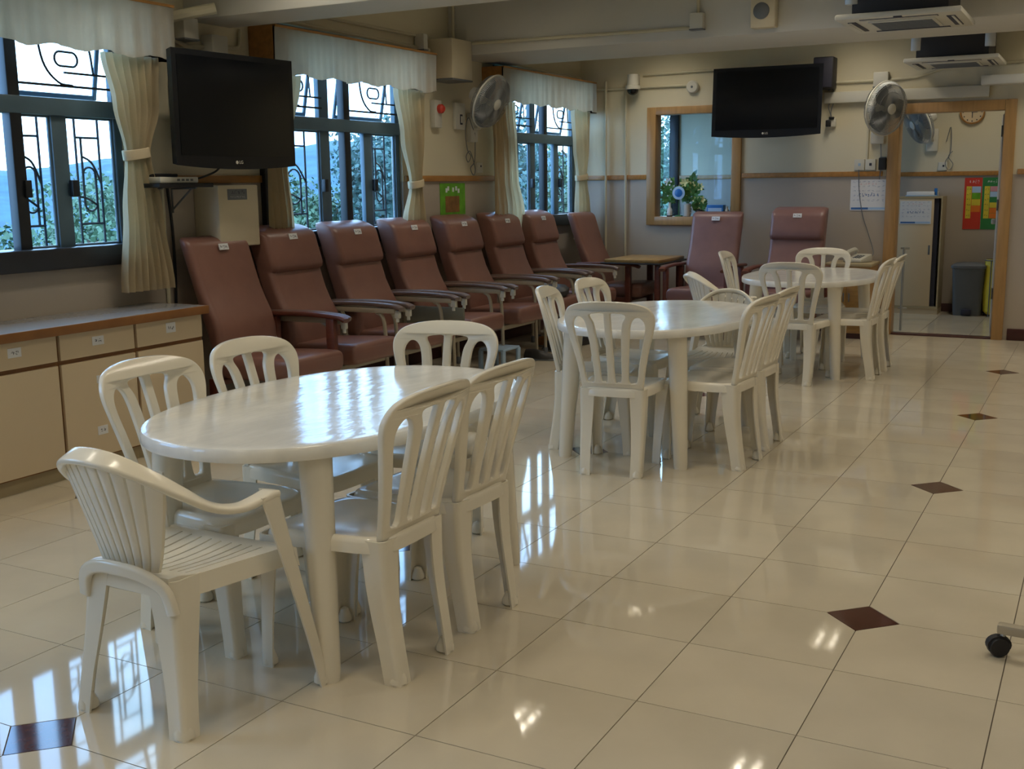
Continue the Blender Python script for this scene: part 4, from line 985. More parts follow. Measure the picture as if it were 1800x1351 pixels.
# ------------------------------------------------------------------ ceiling cassettes and light fittings
def cassette(label, x, y, z):
    t = thing('ceiling_air_conditioner', label, 'air conditioner', (x, y, z), 0, 'cassette air conditioners'); w = 0.37
    bm = new(); box(bm, -w, w, -w, w, 0.0, 0.035, bev=0.012); pn = obj('panel', bm, 'white_plas', t)
    bm = new(); box(bm, -0.2, 0.2, -0.2, 0.2, -0.008, 0.001, bev=0.004); gr = obj('intake_grille', bm, 'white_plas', t)
    bm = new()
    for k in range(12): box(bm, -0.18, 0.18, -0.18+k*0.032, -0.168+k*0.032, -0.0105, -0.008)
    obj('grille_slots', bm, 'grey_plas', gr)
    for a in range(4):
        bm = new(); box(bm, -0.23, 0.23, -0.318, -0.268, -0.0035, 0.002, bev=0.001, T=Matrix.Rotation(a*PI/2, 4, 'Z')); fl = obj('air_slot', bm, 'ink', pn)
        bm = new(); box(bm, -0.225, 0.225, -0.312, -0.296, -0.006, 0.0, bev=0.001, T=Matrix.Rotation(a*PI/2, 4, 'Z')); obj('louvre', bm, 'white_plas', pn)
    bm = new(); box(bm, -0.02, 0.03, -w+0.005, -w+0.03, -0.004, 0.001); obj('sensor', bm, 'ink', pn)
    bm = new(); box(bm, -0.285, 0.285, -0.285, 0.285, 0.035, CZ-z, bev=0.01); bd = obj('body', bm, 'matt_black', t)
    bm = new()
    for sx in (-1, 1): bm = new(); box(bm, sx*0.288-0.04, sx*0.288+0.04, -0.29, -0.25, 0.10, CZ-z-0.02, bev=0.006); obj('bracket', bm, 'steel', bd)
cassette('white ceiling air conditioner nearer the camera, before the second beam', -0.60, 4.05, 2.412)
cassette('white ceiling air conditioner beyond the second beam, over the doorway', -0.62, 6.80, 2.395)
for k, (x, y) in enumerate(LAMPS + [(-0.6, 8.35)]):
    t = thing('ceiling_light', 'louvred twin-tube ceiling light outside the picture' if k else 'louvred twin-tube ceiling light over the far left of the room', 'ceiling light', (x, y, LZ), 0, 'ceiling light fittings')
    if y < YB: t['label'] = 'louvred twin-tube ceiling light, %s column from the windows, %s row from the far wall' % (('first', 'second', 'third', 'fourth')[k//5], ('first', 'second', 'third', 'fourth', 'fifth')[k % 5])
    else: t['label'] = 'louvred twin-tube ceiling light of the back room behind the doorway'
    bm = new(); box(bm, -0.15, 0.15, -0.47, 0.47, 0.045, 0.08, bev=0.004)
    for a in ((-0.15, -0.142, -0.47, 0.47), (0.142, 0.15, -0.47, 0.47), (-0.142, 0.142, -0.47, -0.462), (-0.142, 0.142, 0.462, 0.47)): box(bm, a[0], a[1], a[2], a[3], -0.045, 0.05)
    obj('tray', bm, 'white_plas', t, smooth=False)
    bm = new()
    for dx in (-0.065, 0.065): tube(bm, [(dx, -0.44, 0.022), (dx, 0.44, 0.022)], 0.014, 8)
    obj('tubes', bm, 'white', t)
    bm = new()
    for q in range(5): yy = -0.32+q*0.16; box(bm, -0.142, 0.142, yy-0.004, yy+0.004, -0.045, -0.012)
    box(bm, -0.004, 0.004, -0.46, 0.46, -0.045, -0.012); obj('louvre', bm, 'white_plas', t, smooth=False)
    bm = new(); 
    for yy in (-0.3, 0.3): box(bm, -0.02, 0.02, yy-0.02, yy+0.02, 0.08, CZ-LZ, bev=0.002, seg=1)
    obj('mount', bm, 'white_plas', t)
# ------------------------------------------------------------------ far wall
tv2 = television('black television hung on the far wall above the mauve chairs', (-2.28, 6.97, 2.17), R(3), R(-4), 1.02, 0.63)
bm = new()
for x in (-0.12, 0.12): box(bm, x-0.02, x+0.02, 0.07, 0.22, -0.03, 0.03, bev=0.004)
box(bm, -0.2, 0.2, 0.20, 0.225, -0.18, 0.18, bev=0.004); obj('bracket', bm, 'matt_black', tv2)
t = thing('loudspeaker', 'black loudspeaker on the far wall behind the television corner', 'speaker', (-1.80, YB-0.002, 2.27))
bm = new(); box(bm, -0.09, 0.095, -0.17, 0, 0.0, 0.285, bev=0.012); obj('housing', bm, 'matt_black', t)
bm = new(); box(bm, -0.08, 0.085, -0.174, -0.17, 0.012, 0.273, bev=0.003); obj('grille', bm, 'ink', t)
t = thing('plug_adapter', 'small black and white plug with a cord beside the far wall television', 'plug', (-1.735, YB-0.001, 1.93))
bm = new(); box(bm, -0.04, 0.04, -0.035, 0, 0, 0.075, bev=0.006); obj('plate', bm, 'white_plas', t)
bm = new(); box(bm, -0.045, 0.0, -0.075, -0.035, 0.0, 0.06, bev=0.006); box(bm, -0.02, 0.025, -0.05, -0.02, 0.07, 0.09, bev=0.004); obj('plug', bm, 'matt_black', t)
bm = new(); tube(bm, crom([(0.0, -0.04, 0.085), (-0.005, -0.04, 0.15), (0.03, -0.04, 0.27), (0.0, -0.04, 0.34), (-0.04, -0.04, 0.33)], 6), 0.004, 6); tube(bm, crom([(0.0, -0.04, 0.085), (-0.03, -0.04, 0.18), (-0.02, -0.04, 0.22), (-0.06, -0.04, 0.26)], 6), 0.004, 6); obj('cord', bm, 'grey_plas', t)
t = thing('dome_camera', 'white dome camera with a dark lens high on the far wall', 'camera', (-3.70, YB-0.10, 2.36))
bm = new(); lathe(bm, [(0.02, 0.15), (0.055, 0.145), (0.058, 0.04), (0.075, 0.035), (0.075, -0.0)], 24); box(bm, -0.04, 0.04, 0.0, 0.099, 0.05, 0.14, bev=0.005); obj('housing', bm, 'white_plas', t)
bm = new(); lathe(bm, [(0.058, 0.001), (0.056, -0.02), (0.042, -0.042), (0.02, -0.054), (0.004, -0.057)], 20); obj('dome', bm, 'screen', t)
t = thing('round_box', 'small round white box on the far wall left of the television', 'box', (-3.10, YB-0.001, 2.36))
bm = new(); lathe(bm, [(0.062, 0.0), (0.062, 0.03), (0.05, 0.04), (0.02, 0.042)], 24, Matrix.Rotation(PI/2, 4, 'X')); obj('housing', bm, 'white_plas', t)
bm = new(); lathe(bm, [(0.012, 0.042), (0.012, 0.046)], 10, Matrix.Rotation(PI/2, 4, 'X')); obj('screw', bm, 'grey_plas', t)
for x, lab in ((-1.465, 'left white socket on the rail of the far wall'), (-1.365, 'second white socket on the rail of the far wall, with a black plug')):
    t = thing('wall_socket', lab, 'socket', (x, YB-0.001, 1.525), 0)
    bm = new(); box(bm, -0.046, 0.046, -0.03, 0, 0, 0.10, bev=0.005); obj('plate', bm, 'white_plas', t)
    bm = new(); box(bm, -0.01, 0.012, -0.034, -0.03, 0.04, 0.065); obj('switch', bm, 'sky_blue' if x < -1.4 else 'ink', t)
t = thing('card_holder', 'small black holder on the far wall next to the doorway', 'holder', (-1.255, YB-0.001, 1.525))
bm = new(); box(bm, -0.035, 0.03, -0.045, 0, 0, 0.11, bev=0.005); obj('pocket', bm, 'matt_black', t)
bm = new(); box(bm, -0.03, 0.025, -0.02, -0.01, 0.10, 0.118); obj('card', bm, 'grey_plas', t)
pipe('upright pipe from the far wall fan down to the sockets', [(-1.40, YB-0.013, 1.625), (-1.40, YB-0.013, 2.14)], 0.010)
def calendar(label, x, y, z0, w, h, seed, rn):
    t = thing('wall_calendar', label, 'calendar', (x, y, z0), 0, 'printed wall calendars')
    bm = new(); box(bm, -w/2, w/2, -0.004, 0, 0, h); sh = obj('page', bm, 'white', t, smooth=False)
    P = Matrix.Translation((0, -0.0044, h*0.48))
    bm = new(); characters(bm, 7, w*0.55, h*0.12, seed, P @ Matrix.Translation((0.0, 0, h*0.03))); obj('heading', bm, 'blue_ink', sh, smooth=False)
    bm = new()
    for q in range(5):
        characters(bm, 7, w*0.92, h*0.055, seed+q+1, Matrix.Translation((0, -0.0044, h*(0.93-q*0.15))), dens=4)
    obj('dates', bm, 'date_ink', sh, smooth=False)
    bm = new(); characters(bm, 5, w*0.5, h*0.06, seed+9, Matrix.Translation((0, -0.0044, h*0.86)), dens=4); obj('red_dates', bm, 'pink_ink', sh, smooth=False)
    bm = new(); box(bm, -w*0.47, -w*0.0, -0.0048, -0.004, h*0.03, h*0.10); obj('banner', bm, 'blue_ink', sh, smooth=False)
    bm = new(); box(bm, w*0.0, w*0.47, -0.0048, -0.004, h*0.03, h*0.10); obj('banner', bm, 'pale_blue', sh, smooth=False)
    return t
calendar('white wall calendar with a blue foot on the far wall left of the doorway', -1.375, YB-0.001, 1.155, 0.33, 0.285, 21, 0)
bm = new(); tube(bm, crom([(-1.465, YB-0.04, 1.53), (-1.46, YB-0.02, 1.35), (-1.42, YB-0.02, 1.12), (-1.36, YB-0.03, 0.95), (-1.30, YB-0.06, 0.78), (-1.31, YB-0.12, 0.715)], 6), 0.004, 6); tag(obj('cable', bm, 'grey_plas'), 'thin grey cord running down from the socket to the telephone', 'cord')
# telephone cabinet
t = thing('telephone_cabinet', 'low wood cabinet against the far wall left of the doorway', 'cabinet', (-1.37, YB-0.025, 0))
bm = new(); box(bm, -0.28, 0.12, -0.42, 0, 0.05, 0.66, bev=0.004); obj('body', bm, 'frame_wood', t)
bm = new(); box(bm, -0.29, 0.13, -0.43, 0.0, 0.66, 0.69, bev=0.005); obj('top', bm, 'lam_dark', t)
bm = new(); box(bm, -0.26, -0.085, -0.435, -0.42, 0.07, 0.64, bev=0.003); dd = obj('door', bm, 'desk', t)
bm = new(); box(bm, -0.11, -0.10, -0.45, -0.435, 0.34, 0.42, bev=0.003); obj('handle', bm, 'grey_plas', dd)
bm = new(); box(bm, -0.075, 0.10, -0.435, -0.42, 0.07, 0.64, bev=0.003); dd = obj('door', bm, 'desk', t)
bm = new(); box(bm, -0.06, -0.05, -0.45, -0.435, 0.34, 0.42, bev=0.003); obj('handle', bm, 'grey_plas', dd)
bm = new(); box(bm, -0.27, 0.11, -0.40, -0.01, 0.0, 0.05); obj('plinth', bm, 'maroon', t)
t = thing('telephone', 'white desk telephone on the low wood cabinet', 'telephone', (-1.41, YB-0.24, 0.69), R(-20))
bm = new(); vs = box(bm, -0.09, 0.10, -0.10, 0.10, 0.0, 0.075, bev=0.012)
for v in bm.verts: 
    if v.co.z > 0.03: v.co.z -= 0.25*(0.1-v.co.y)*0.9
obj('base', bm, 'white_plas', t)
bm = new(); tube(bm, crom([(-0.065, -0.10, 0.05), (-0.065, -0.06, 0.085), (-0.065, 0.06, 0.11), (-0.065, 0.10, 0.085)], 5), 0.021, 8); obj('handset', bm, 'white_plas', t)
bm = new()
for i in range(3):
    for j in range(4): box(bm, -0.01+i*0.028, 0.008+i*0.028, -0.06+j*0.026, -0.044+j*0.026, 0.035+j*0.0055, 0.046+j*0.0055)
obj('keys', bm, 'grey_plas', t)
# ------------------------------------------------------------------ things on the ledge of the inner window
LZ0 = IW[2]+0.015
def flowers(label, x, dy, hh, cols, seed, vm='vase', vr=0.035, vh=0.13):
    t = thing('flower_vase', label, 'flower vase', (x, YB+dy, LZ0)); rg = random.Random(seed)
    bm = new(); lathe(bm, [(vr*0.7, 0), (vr, vh*0.3), (vr*0.9, vh*0.7), (vr*0.75, vh*0.92), (vr*0.85, vh)], 16); obj('vase', bm, vm, t)
    st, lf, bl = new(), new(), new()
    for k in range(14):
        a = rg.uniform(0, 2*PI); q = rg.uniform(0.1, 1)*hh*0.42; z = vh+hh*rg.uniform(0.35, 1.0); e = Vector((q*math.cos(a), q*math.sin(a)*0.3, z))
        tube(st, [(0, 0, vh*0.6), (e.x*0.4, e.y*0.4, z*0.6), e], 0.0022, 5)
        for _ in range(11):
            c = Vector((e.x*rg.uniform(0.4, 1.1), e.y, z*rg.uniform(0.55, 0.95))); d = Vector((rg.uniform(-1, 1), rg.uniform(-0.4, 0.4), rg.uniform(-0.2, 1))).normalized()*0.075; s = d.cross(Vector((0, 1, 0.2))).normalized()*0.018
            vs = [lf.verts.new(p) for p in (c, c+d*0.5+s, c+d, c+d*0.5-s)]; lf.faces.new(vs)
        if k < 6:
            for p in range(6):
                b = 2*PI*p/6; d = Vector((math.cos(b)*0.046, -0.016, math.sin(b)*0.046)); s = Vector((-math.sin(b)*0.013, 0, math.cos(b)*0.013))
                vs = [bl.verts.new(e+w_) for w_ in (Vector((0, 0, 0)), d*0.6+s, d, d*0.6-s)]; bl.faces.new(vs)
    obj('stems', st, 'stem', t); o = obj('leaves', lf, 'foliage', t, smooth=False); obj('blossom', bl, cols, t, smooth=False)
flowers('vase of white lilies at the left end of the inner window ledge', IW[0]+0.16, 0.055, 0.24, 'petal_w', 31, 'vglass')
flowers('vase of yellow lilies on the inner window ledge', IW[0]+0.345, 0.06, 0.33, 'petal', 32)
flowers('short yellow-green plant in a dark pot on the inner window ledge', IW[0]+0.47, 0.04, 0.10, 'petal', 33, 'matt_black', 0.045, 0.07)
t = thing('blue_plate', 'round blue plate standing upright on the inner window ledge', 'plate', (IW[0]+0.265, YB+0.0, LZ0))
bm = new(); Q = Matrix.Translation((0, 0, 0.235)) @ Matrix.Rotation(PI/2, 4, 'X'); lathe(bm, [(0.062, 0.0), (0.066, 0.006), (0.045, 0.010)], 26, Q); obj('rim', bm, 'pale_blue', t)
bm = new(); lathe(bm, [(0.045, 0.009), (0.03, 0.014), (0.006, 0.015)], 22, Q); obj('centre', bm, 'blue', t)
bm = new(); box(bm, -0.004, 0.004, 0.004, 0.012, 0.0, 0.20, bev=0.002); box(bm, -0.035, 0.035, -0.02, 0.03, 0, 0.012, bev=0.003); obj('stand', bm, 'stem', t)
t = thing('figurine', 'small white bottle-shaped figurine on the inner window ledge', 'figurine', (IW[0]+0.175, YB-0.015, LZ0))
bm = new(); lathe(bm, [(0.022, 0), (0.028, 0.02), (0.026, 0.07), (0.012, 0.095), (0.012, 0.13), (0.014, 0.14)], 14); obj('body', bm, 'petal_w', t)
bm = new(); lathe(bm, [(0.03, -0.0), (0.03, 0.012)], 14, Matrix.Translation((0, 0, 0))); obj('base', bm, 'matt_black', t)
t = thing('cup', 'pale cup standing before the flowers on the inner window ledge', 'cup', (IW[0]+0.36, YB-0.015, LZ0))
bm = new(); lathe(bm, [(0.025, 0), (0.03, 0.005), (0.034, 0.12), (0.031, 0.12), (0.022, 0.02), (0.004, 0.018)], 18); obj('body', bm, 'vase', t)
bm = new(); tube(bm, crom([(0.03, 0, 0.09), (0.055, 0, 0.085), (0.055, 0, 0.045), (0.028, 0, 0.035)], 4), 0.004, 6); obj('handle', bm, 'vase', t)
t = thing('tissue_box', 'blue box behind the chair on the inner window ledge', 'box', (IW[0]+0.645, YB+0.04, LZ0))
bm = new(); box(bm, -0.085, 0.085, -0.045, 0.045, 0, 0.115, bev=0.004); obj('carton', bm, 'blue', t)
bm = new(); box(bm, -0.07, 0.07, -0.0465, -0.045, 0.05, 0.085); obj('band', bm, 'pale_blue', t, smooth=False)
for k, (dx, lab) in enumerate(((0.76, 'small pale jar right of the blue box on the inner window ledge'), (0.81, 'small grey bottle at the right end of the inner window ledge'))):
    t = thing('jar', lab, 'jar', (IW[0]+dx, YB+0.03, LZ0))
    bm = new(); lathe(bm, [(0.018, 0), (0.022, 0.006), (0.022, 0.06+0.03*k), (0.012, 0.08+0.03*k)], 14); obj('body', bm, 'vase' if k == 0 else 'grey_plas', t)
    bm = new(); lathe(bm, [(0.013, 0.08+0.03*k), (0.013, 0.1+0.03*k)], 12); obj('lid', bm, 'white_plas', t)
# ------------------------------------------------------------------ back room through the doorway
t = thing('steel_cupboard', 'tall cream cupboard with sliding doors in the back room', 'cupboard', (-1.18, 9.37, 0))
bm = new()
for q in ((-0.24, -0.225, -0.33, 0, 0.06, 1.255), (0.225, 0.24, -0.33, 0, 0.06, 1.255), (-0.225, 0.225, -0.33, 0, 1.235, 1.255), (-0.225, 0.225, -0.33, 0, 0.06, 0.085), (-0.225, 0.225, -0.012, 0, 0.085, 1.235)): box(bm, *q)
obj('carcass', bm, 'lam_dark', t, smooth=False)
bm = new(); box(bm, -0.225, 0.155, -0.325, -0.31, 0.085, 1.235, bev=0.003); d0 = obj('sliding_door', bm, 'lam', t)
bm = new(); box(bm, 0.115, 0.135, -0.328, -0.324, 0.64, 0.74, bev=0.002); obj('finger_pull', bm, 'grey_plas', d0)
bm = new(); box(bm, -0.18, 0.20, -0.30, -0.29, 0.085, 1.235); obj('sliding_door', bm, 'ink', t)
bm = new(); box(bm, -0.24, 0.24, -0.32, 0, 0, 0.06); obj('plinth', bm, 'lam', t)
calendar('white calendar hung on the door of the tall cream cupboard', -1.21, 9.044, 0.965, 0.32, 0.245, 41, 0)
t = thing('paper_tray', 'pale tray of papers on top of the tall cream cupboard', 'tray', (-1.16, 9.2, 1.2555))
bm = new(); box(bm, -0.16, 0.14, -0.10, 0.10, 0, 0.05, bev=0.006); obj('papers', bm, 'white', t)
bm = new(); box(bm, -0.17, 0.15, -0.11, 0.11, 0, 0.012, bev=0.003); obj('tray', bm, 'sky_blue', t)
bm = new(); box(bm, 0.12, 0.15, -0.10, -0.06, 0.0, 0.085, bev=0.005); obj('clip', bm, 'blue', t)
t = thing('pedal_bin', 'grey plastic pedal bin standing in the back room', 'bin', (-0.65, 9.17, 0))
bm = new(); r_ = []
for z, w, d_ in ((0.0, 0.135, 0.12), (0.03, 0.14, 0.125), (0.48, 0.16, 0.145), (0.5, 0.165, 0.15)):
    r_.append([bm.verts.new((x, y, z)) for x, y in rrect(2*w, 2*d_, 0.04)])
for A, B in zip(r_, r_[1:]):
    for j in range(len(A)): bm.faces.new((A[j], A[(j+1) % len(A)], B[(j+1) % len(A)], B[j]))
bm.faces.new(r_[0]); bm.faces.new(r_[-1]); obj('bucket', bm, 'bin', t)
bm = new(); r_ = []
for z, w in ((0.5, 1.0), (0.505, 1.06), (0.53, 1.06), (0.55, 0.9), (0.56, 0.5)):
    r_.append([bm.verts.new((x*w, y*w, z)) for x, y in rrect(0.33, 0.30, 0.04)])
for A, B in zip(r_, r_[1:]):
    for j in range(len(A)): bm.faces.new((A[j], A[(j+1) % len(A)], B[(j+1) % len(A)], B[j]))
bm.faces.new(r_[-1]); obj('lid', bm, 'bin', t)
bm = new(); box(bm, -0.05, 0.05, -0.16, -0.11, 0.012, 0.07, bev=0.006); obj('pedal', bm, 'ink', t)
for x0, mm, lab, sd in ((-0.685, 'red', 'red bordered colour chart on the back room wall', 51), (-0.505, 'green', 'green bordered colour chart on the back room wall', 52)):
    t = thing('colour_chart', lab, 'poster', (x0, 9.399, 0.90), 0, 'colour charts')
    bm = new(); box(bm, -0.088, 0.088, -0.005, 0, 0, 0.545); sh = obj('sheet', bm, mm, t, smooth=False)
    cs = ['red', 'orange', 'yellow', 'lime', 'pale_blue'] if mm == 'red' else ['orange', 'orange', 'yellow', 'green', 'pale_blue', 'pink_ink']
    nb = len(cs)
    for k, c in enumerate(cs):
        bm = new(); z = 0.115+k*0.34/nb; box(bm, -0.01, 0.078, -0.0062, -0.005, z, z+0.34/nb-0.002); obj('colour_band', bm, c, sh, smooth=False)
    bm = new(); box(bm, -0.066, -0.014, -0.0062, -0.005, 0.115, 0.455); obj('side_column', bm, 'yellow', sh, smooth=False)
    bm = new()
    for q in range(6): characters(bm, 2, 0.042, 0.022, sd+10+q, Matrix.Translation((-0.04, -0.0066, 0.145+q*0.056)), dens=4)
    obj('writing', bm, 'ink', sh, smooth=False)
    bm = new(); characters(bm, 4, 0.10, 0.032, sd+1, Matrix.Translation((0.01, -0.0056, 0.505))); obj('heading', bm, 'white', sh, smooth=False)
t = thing('wall_clock', 'round wall clock in the back room, cut off by the door head', 'clock', (-0.735, 9.399, 2.13))
Q = Matrix.Rotation(PI/2, 4, 'X')
bm = new(); lathe(bm, [(0.125, 0), (0.125, 0.03), (0.112, 0.034), (0.108, 0.02)], 32, Q, caps=False); obj('rim', bm, 'trim', t)
bm = new(); lathe(bm, [(0.11, 0.0), (0.11, 0.018)], 32, Q); fc = obj('face', bm, 'lam', t)
bm = new(); box(bm, -0.004, 0.004, -0.024, -0.019, -0.06, 0.01); box(bm, -0.01, 0.05, -0.024, -0.019, -0.004, 0.004); obj('hands', bm, 'ink', t)
for k in range(12): bm = new(); a = 2*PI*k/12; box(bm, 0.093*math.cos(a)-0.006, 0.093*math.cos(a)+0.006, -0.0195, -0.018, 0.093*math.sin(a)-0.006, 0.093*math.sin(a)+0.006); obj('hour_mark', bm, 'ink', fc)
t = thing('wall_socket', 'white socket on the back room wall above the rail', 'socket', (-1.005, 9.399, 1.525))
bm = new(); box(bm, -0.045, 0.045, -0.03, 0, 0, 0.09, bev=0.005); obj('plate', bm, 'white_plas', t)
bm = new(); box(bm, 0.0, 0.02, -0.033, -0.03, 0.04, 0.06); obj('switch', bm, 'ink', t)
t = thing('wash_basin', 'white basin at the right edge of the back room', 'basin', (-0.20, 9.17, 0.0))
bm = new(); lathe(bm, [(0.06, 0.62), (0.16, 0.66), (0.21, 0.735), (0.215, 0.745), (0.20, 0.745), (0.14, 0.67), (0.02, 0.66)], 24); obj('bowl', bm, 'petal_w', t)
bm = new(); lathe(bm, [(0.07, 0), (0.06, 0.1), (0.055, 0.62)], 16); obj('pedestal', bm, 'petal_w', t)
t = thing('waste_bag', 'yellow bag hanging beside the grey pedal bin', 'bag', (-0.41, 9.12, 0.0))
bm = new(); r_ = []
for k, (z, w) in enumerate(((0.02, 0.05), (0.05, 0.08), (0.25, 0.09), (0.45, 0.08), (0.58, 0.085), (0.6, 0.08))):
    r_.append([bm.verts.new((w*math.cos(2*PI*j/20)*(1+0.08*math.sin(5*j+k)), w*math.sin(2*PI*j/20)*(1+0.08*math.cos(3*j)), z)) for j in range(20)])
for A, B in zip(r_, r_[1:]):
    for j in range(20): bm.faces.new((A[j], A[(j+1) % 20], B[(j+1) % 20], B[j]))
bm.faces.new(r_[0]); obj('sack', bm, 'yellow', t)
bm = new(); tube(bm, [(0.088*math.cos(2*PI*j/20), 0.088*math.sin(2*PI*j/20), 0.59) for j in range(20)], 0.007, 6, True)
for a in (0.3, 2.4, 4.5): tube(bm, [(0.1*math.cos(a), 0.1*math.sin(a), 0), (0.093*math.cos(a), 0.093*math.sin(a), 0.59)], 0.006, 6)
obj('holder', bm, 'grey_plas', t)
# steel stand at the door jamb
t = thing('steel_stand', 'thin steel pole stand at the left jamb of the doorway', 'stand', (-1.05, YB+0.30, 0))
bm = new()
for x in (0.0,):
    tube(bm, [(x-0.03, 0, 0.004), (x-0.03, 0, 0.80)], 0.011, 8)
obj('leg', bm, 'steel', t)
for z in (0.22, 0.79):
    bm = new(); tube(bm, [(-0.06, 0, z), (0.02, 0, z)], 0.009, 8); obj('crossbar', bm, 'steel', t)
# ------------------------------------------------------------------ odds and ends on the floor
t = thing('bag', 'black bag lying on the seat of the sixth chair in the wall row', 'bag', (-3.66, 5.16, 0.46), R(20))
bm = new(); r_ = []
for z, w in ((0.0, 0.75), (0.015, 1.0), (0.06, 1.02), (0.09, 0.8), (0.10, 0.4)): r_.append([bm.verts.new((x*w, y*w, z+0.01*math.sin(9*x+5*y))) for x, y in rrect(0.30, 0.36, 0.08)])
for A, B in zip(r_, r_[1:]):
    for j in range(len(A)): bm.faces.new((A[j], A[(j+1) % len(A)], B[(j+1) % len(A)], B[j]))
bm.faces.new(r_[0]); bm.faces.new(r_[-1]); obj('pouch', bm, 'clutter', t)
bm = new(); tube(bm, crom([(-0.1, -0.16, 0.06), (0.0, -0.24, 0.05), (0.12, -0.16, 0.06)], 6), 0.009, 6); obj('strap', bm, 'clutter', t)
t = thing('step_stool', 'small pale blue plastic stool under the wall row chairs', 'stool', (-3.56, 4.02, 0))
bm = new(); box(bm, -0.11, 0.11, -0.14, 0.14, 0.155, 0.175, bev=0.008); obj('top', bm, 'sky_blue', t)
for sx in (-1, 1):
    for sy in (-1, 1):
        bm = new(); box(bm, sx*0.10-0.012, sx*0.10+0.012, sy*0.125-0.022, sy*0.125+0.022, 0, 0.16, bev=0.004); obj('leg', bm, 'sky_blue', t)
def shoe(label, x, y, a, m):
    t = thing('shoe', label, 'shoe', (x, y, 0), a, 'shoes under the wall row chairs')
    bm = new(); F = [(-0.13, 0.035, 0.05, 0.0), (-0.12, 0.038, 0.075, 0), (-0.05, 0.042, 0.08, 0), (0.0, 0.045, 0.07, 0), (0.07, 0.048, 0.05, 0), (0.12, 0.035, 0.035, 0), (0.135, 0.015, 0.025, 0)]; r_ = []
    for xx, w, h, _ in F: r_.append([bm.verts.new((xx, w*math.cos(PI*k/8), 0.012+h*math.sin(PI*k/8))) for k in range(9)])
    for A, B in zip(r_, r_[1:]):
        for j in range(9): bm.faces.new((A[j], A[(j+1) % 9], B[(j+1) % 9], B[j]))
    bm.faces.new(r_[0]); bm.faces.new(r_[-1]); obj('upper', bm, m, t)
    bm = new(); box(bm, -0.132, 0.13, -0.046, 0.046, 0, 0.014, bev=0.005); obj('sole', bm, 'grey_plas', t)
shoe('dark shoe on the floor in front of the fifth wall row chair', -3.47, 4.55, R(10), 'clutter')
shoe('dark shoe beside another under the sixth wall row chair', -3.55, 5.02, R(-20), 'clutter')
shoe('brown shoe farther back under the sixth wall row chair', -3.72, 5.30, R(15), 'brownprint')
shoe('grey shoe under the seventh wall row chair', -3.62, 5.78, R(-5), 'grey_plas')
t = thing('power_board', 'dark power board with cables on the floor under the sixth chair', 'power board', (-3.50, 5.50, 0), R(80))
bm = new(); box(bm, -0.16, 0.16, -0.035, 0.035, 0, 0.045, bev=0.008); obj('body', bm, 'clutter', t)
bm = new(); tube(bm, crom([(-0.16, 0, 0.012), (-0.25, 0.06, 0.012), (-0.38, 0.0, 0.012), (-0.48, 0.10, 0.012), (-0.36, 0.16, 0.012)], 8), 0.010, 6); obj('cord', bm, 'clutter', t)
t = thing('castor_leg', 'grey steel leg with a black castor at the right edge of the floor', 'castor', (0.425, -0.125, 0))
Q = Matrix.Translation((0, 0, 0.032)) @ Matrix.Rotation(R(25), 4, 'Z') @ Matrix.Rotation(PI/2, 4, 'X')
for s in (-1, 1):
    bm = new(); lathe(bm, [(0.006, s*0.004), (0.031, s*0.005), (0.032, s*0.012), (0.028, s*0.020), (0.010, s*0.022)], 22, Q); obj('wheel', bm, 'matt_black', t)
bm = new(); lathe(bm, [(0.036, -0.012), (0.037, 0.0), (0.036, 0.012)], 18, Q @ Matrix.Translation((0, 0.006, 0)) @ Matrix.Diagonal((1, 0.8, 1, 1))); obj('hood', bm, 'matt_black', t)
bm = new(); tube(bm, [(0.005, 0, 0.05), (0.02, 0.0, 0.095)], 0.008, 8); obj('pin', bm, 'steel', t)
bm = new(); box(bm, -0.005, 0.75, -0.018, 0.018, 0.075, 0.105, bev=0.005, T=Matrix.Rotation(R(-4), 4, 'Z')); obj('leg_tube', bm, 'tube', t)

# ------------------------------------------------------------------ outside the windows
bm = new(); g = []
for i in range(40):
    row = []
    for j in range(50):
        d = 60+i*6.0; a = R(92+j*2.2); x, y = d*math.cos(a), d*math.sin(a)
        h = -9+18.5*math.exp(-((i-22)/10)**2)*(0.84+0.08*math.sin(j*0.45+1)+0.04*math.sin(j*1.3))
        row.append(bm.verts.new((x, y, h+random.uniform(-0.5, 0.5))))
    g.append(row)
for A, B in zip(g, g[1:]):
    for j in range(49): bm.faces.new((A[j], A[j+1], B[j+1], B[j]))
o = obj('wooded_hill', bm, 'hill'); tag(o, 'haze-tinted blue-green wooded hill beyond the windows', 'hill')
bm = new(); r_ = [[bm.verts.new((-5.2-i*5, -40+j*6, -4.2-0.2*i*5+random.uniform(-0.1, 0.1))) for j in range(24)] for i in range(14)]
for A, B in zip(r_, r_[1:]):
    for j in range(23): bm.faces.new((A[j], A[j+1], B[j+1], B[j]))
tag(obj('ground_slope', bm, 'lawn'), 'green slope below the windows', 'ground')['kind'] = 'structure'
def slope_z(x): return -4.2-0.2*(-x-5.2)
import numpy as np
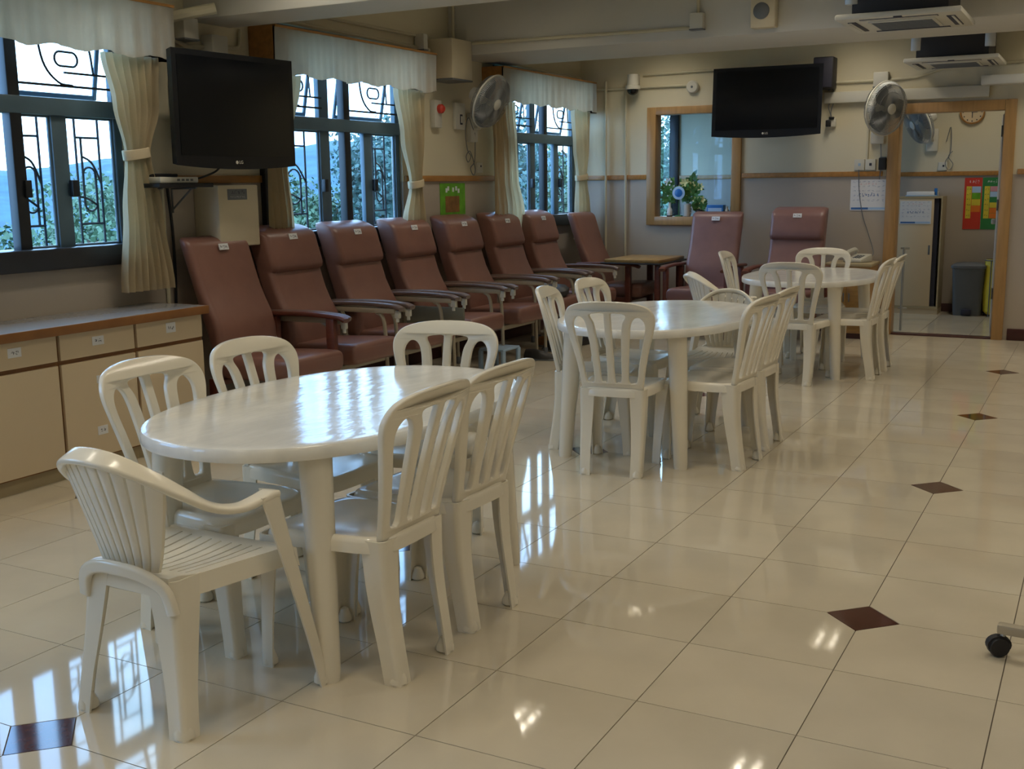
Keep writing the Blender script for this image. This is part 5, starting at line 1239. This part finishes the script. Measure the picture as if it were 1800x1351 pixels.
def tree(label, x, y, top, r, seed, m, n=30000):
    z0 = slope_z(x)-0.3; h = top-z0
    t = thing('tree', label, 'tree', (x, y, z0), 0, 'trees outside the windows'); rg = random.Random(seed); nr = np.random.default_rng(seed)
    bm = new(); P = crom([(0, 0, 0), (0.2, 0.2, h*0.3), (-0.1, 0.2, h*0.6), (0, 0, h*0.85)], 4); sweep(bm, P, circ(0.24, 8), scale=lambda q: 1-0.7*q)
    for k in range(7):
        a = rg.uniform(0, 2*PI); b = h*rg.uniform(0.35, 0.6); tube(bm, [(0, 0, b), (0.5*r*math.cos(a), 0.5*r*math.sin(a), b+0.4*r), (0.8*r*math.cos(a), 0.8*r*math.sin(a), b+0.7*r)], 0.06, 6)
    obj('trunk', bm, 'bark', t)
    ch = min(r*1.15, h*0.42); nc = 90
    v = nr.normal(size=(nc, 3)); v /= np.linalg.norm(v, axis=1)[:, None]; v *= nr.uniform(0.45, 0.95, (nc, 1))
    C = v*np.array([r, r, ch])+np.array([0, 0, h-ch]); q = nr.uniform(0.16, 0.30, nc)*r
    k = nr.integers(0, nc, n); d = nr.normal(size=(n, 3)); d /= np.linalg.norm(d, axis=1)[:, None]
    p = C[k]+d*(q[k]*nr.uniform(0.55, 1.0, n))[:, None]
    u = d+nr.uniform(-1, 1, (n, 3)); u /= np.linalg.norm(u, axis=1)[:, None]
    a = np.cross(u, nr.normal(size=(n, 3))); a /= np.linalg.norm(a, axis=1)[:, None]; b = np.cross(u, a)
    s_ = nr.uniform(0.08, 0.15, n)[:, None]; a *= s_; b *= s_*0.6
    V = np.stack([p-a, p+b, p+a, p-b], 1).reshape(-1, 3)
    me = bpy.data.meshes.new('crown'); me.vertices.add(4*n); me.vertices.foreach_set('co', V.ravel().astype(np.float32))
    me.loops.add(4*n); me.loops.foreach_set('vertex_index', np.arange(4*n, dtype=np.int32)); me.polygons.add(n)
    me.polygons.foreach_set('loop_start', np.arange(0, 4*n, 4, dtype=np.int32)); me.update(calc_edges=True); me.materials.append(M[m])
    o = bpy.data.objects.new('crown', me); COL.objects.link(o); o.parent = t; o['kind'] = 'stuff'
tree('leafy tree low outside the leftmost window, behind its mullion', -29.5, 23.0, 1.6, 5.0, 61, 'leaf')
tree('haze-blue tree low outside the leftmost window, towards the tied curtain', -36.0, 38.0, 2.2, 5.5, 62, 'leaf_b')
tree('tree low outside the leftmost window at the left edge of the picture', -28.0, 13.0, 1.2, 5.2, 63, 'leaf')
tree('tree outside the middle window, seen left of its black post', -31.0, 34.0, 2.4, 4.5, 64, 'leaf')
tree('tall haze-blue tree outside the middle window right of its black post', -22.0, 33.5, 5.6, 4.8, 65, 'leaf_b')
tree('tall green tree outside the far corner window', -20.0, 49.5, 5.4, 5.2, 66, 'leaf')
tree('haze-blue tree outside the far corner window', -30.0, 54.0, 4.2, 6.0, 67, 'leaf_b')
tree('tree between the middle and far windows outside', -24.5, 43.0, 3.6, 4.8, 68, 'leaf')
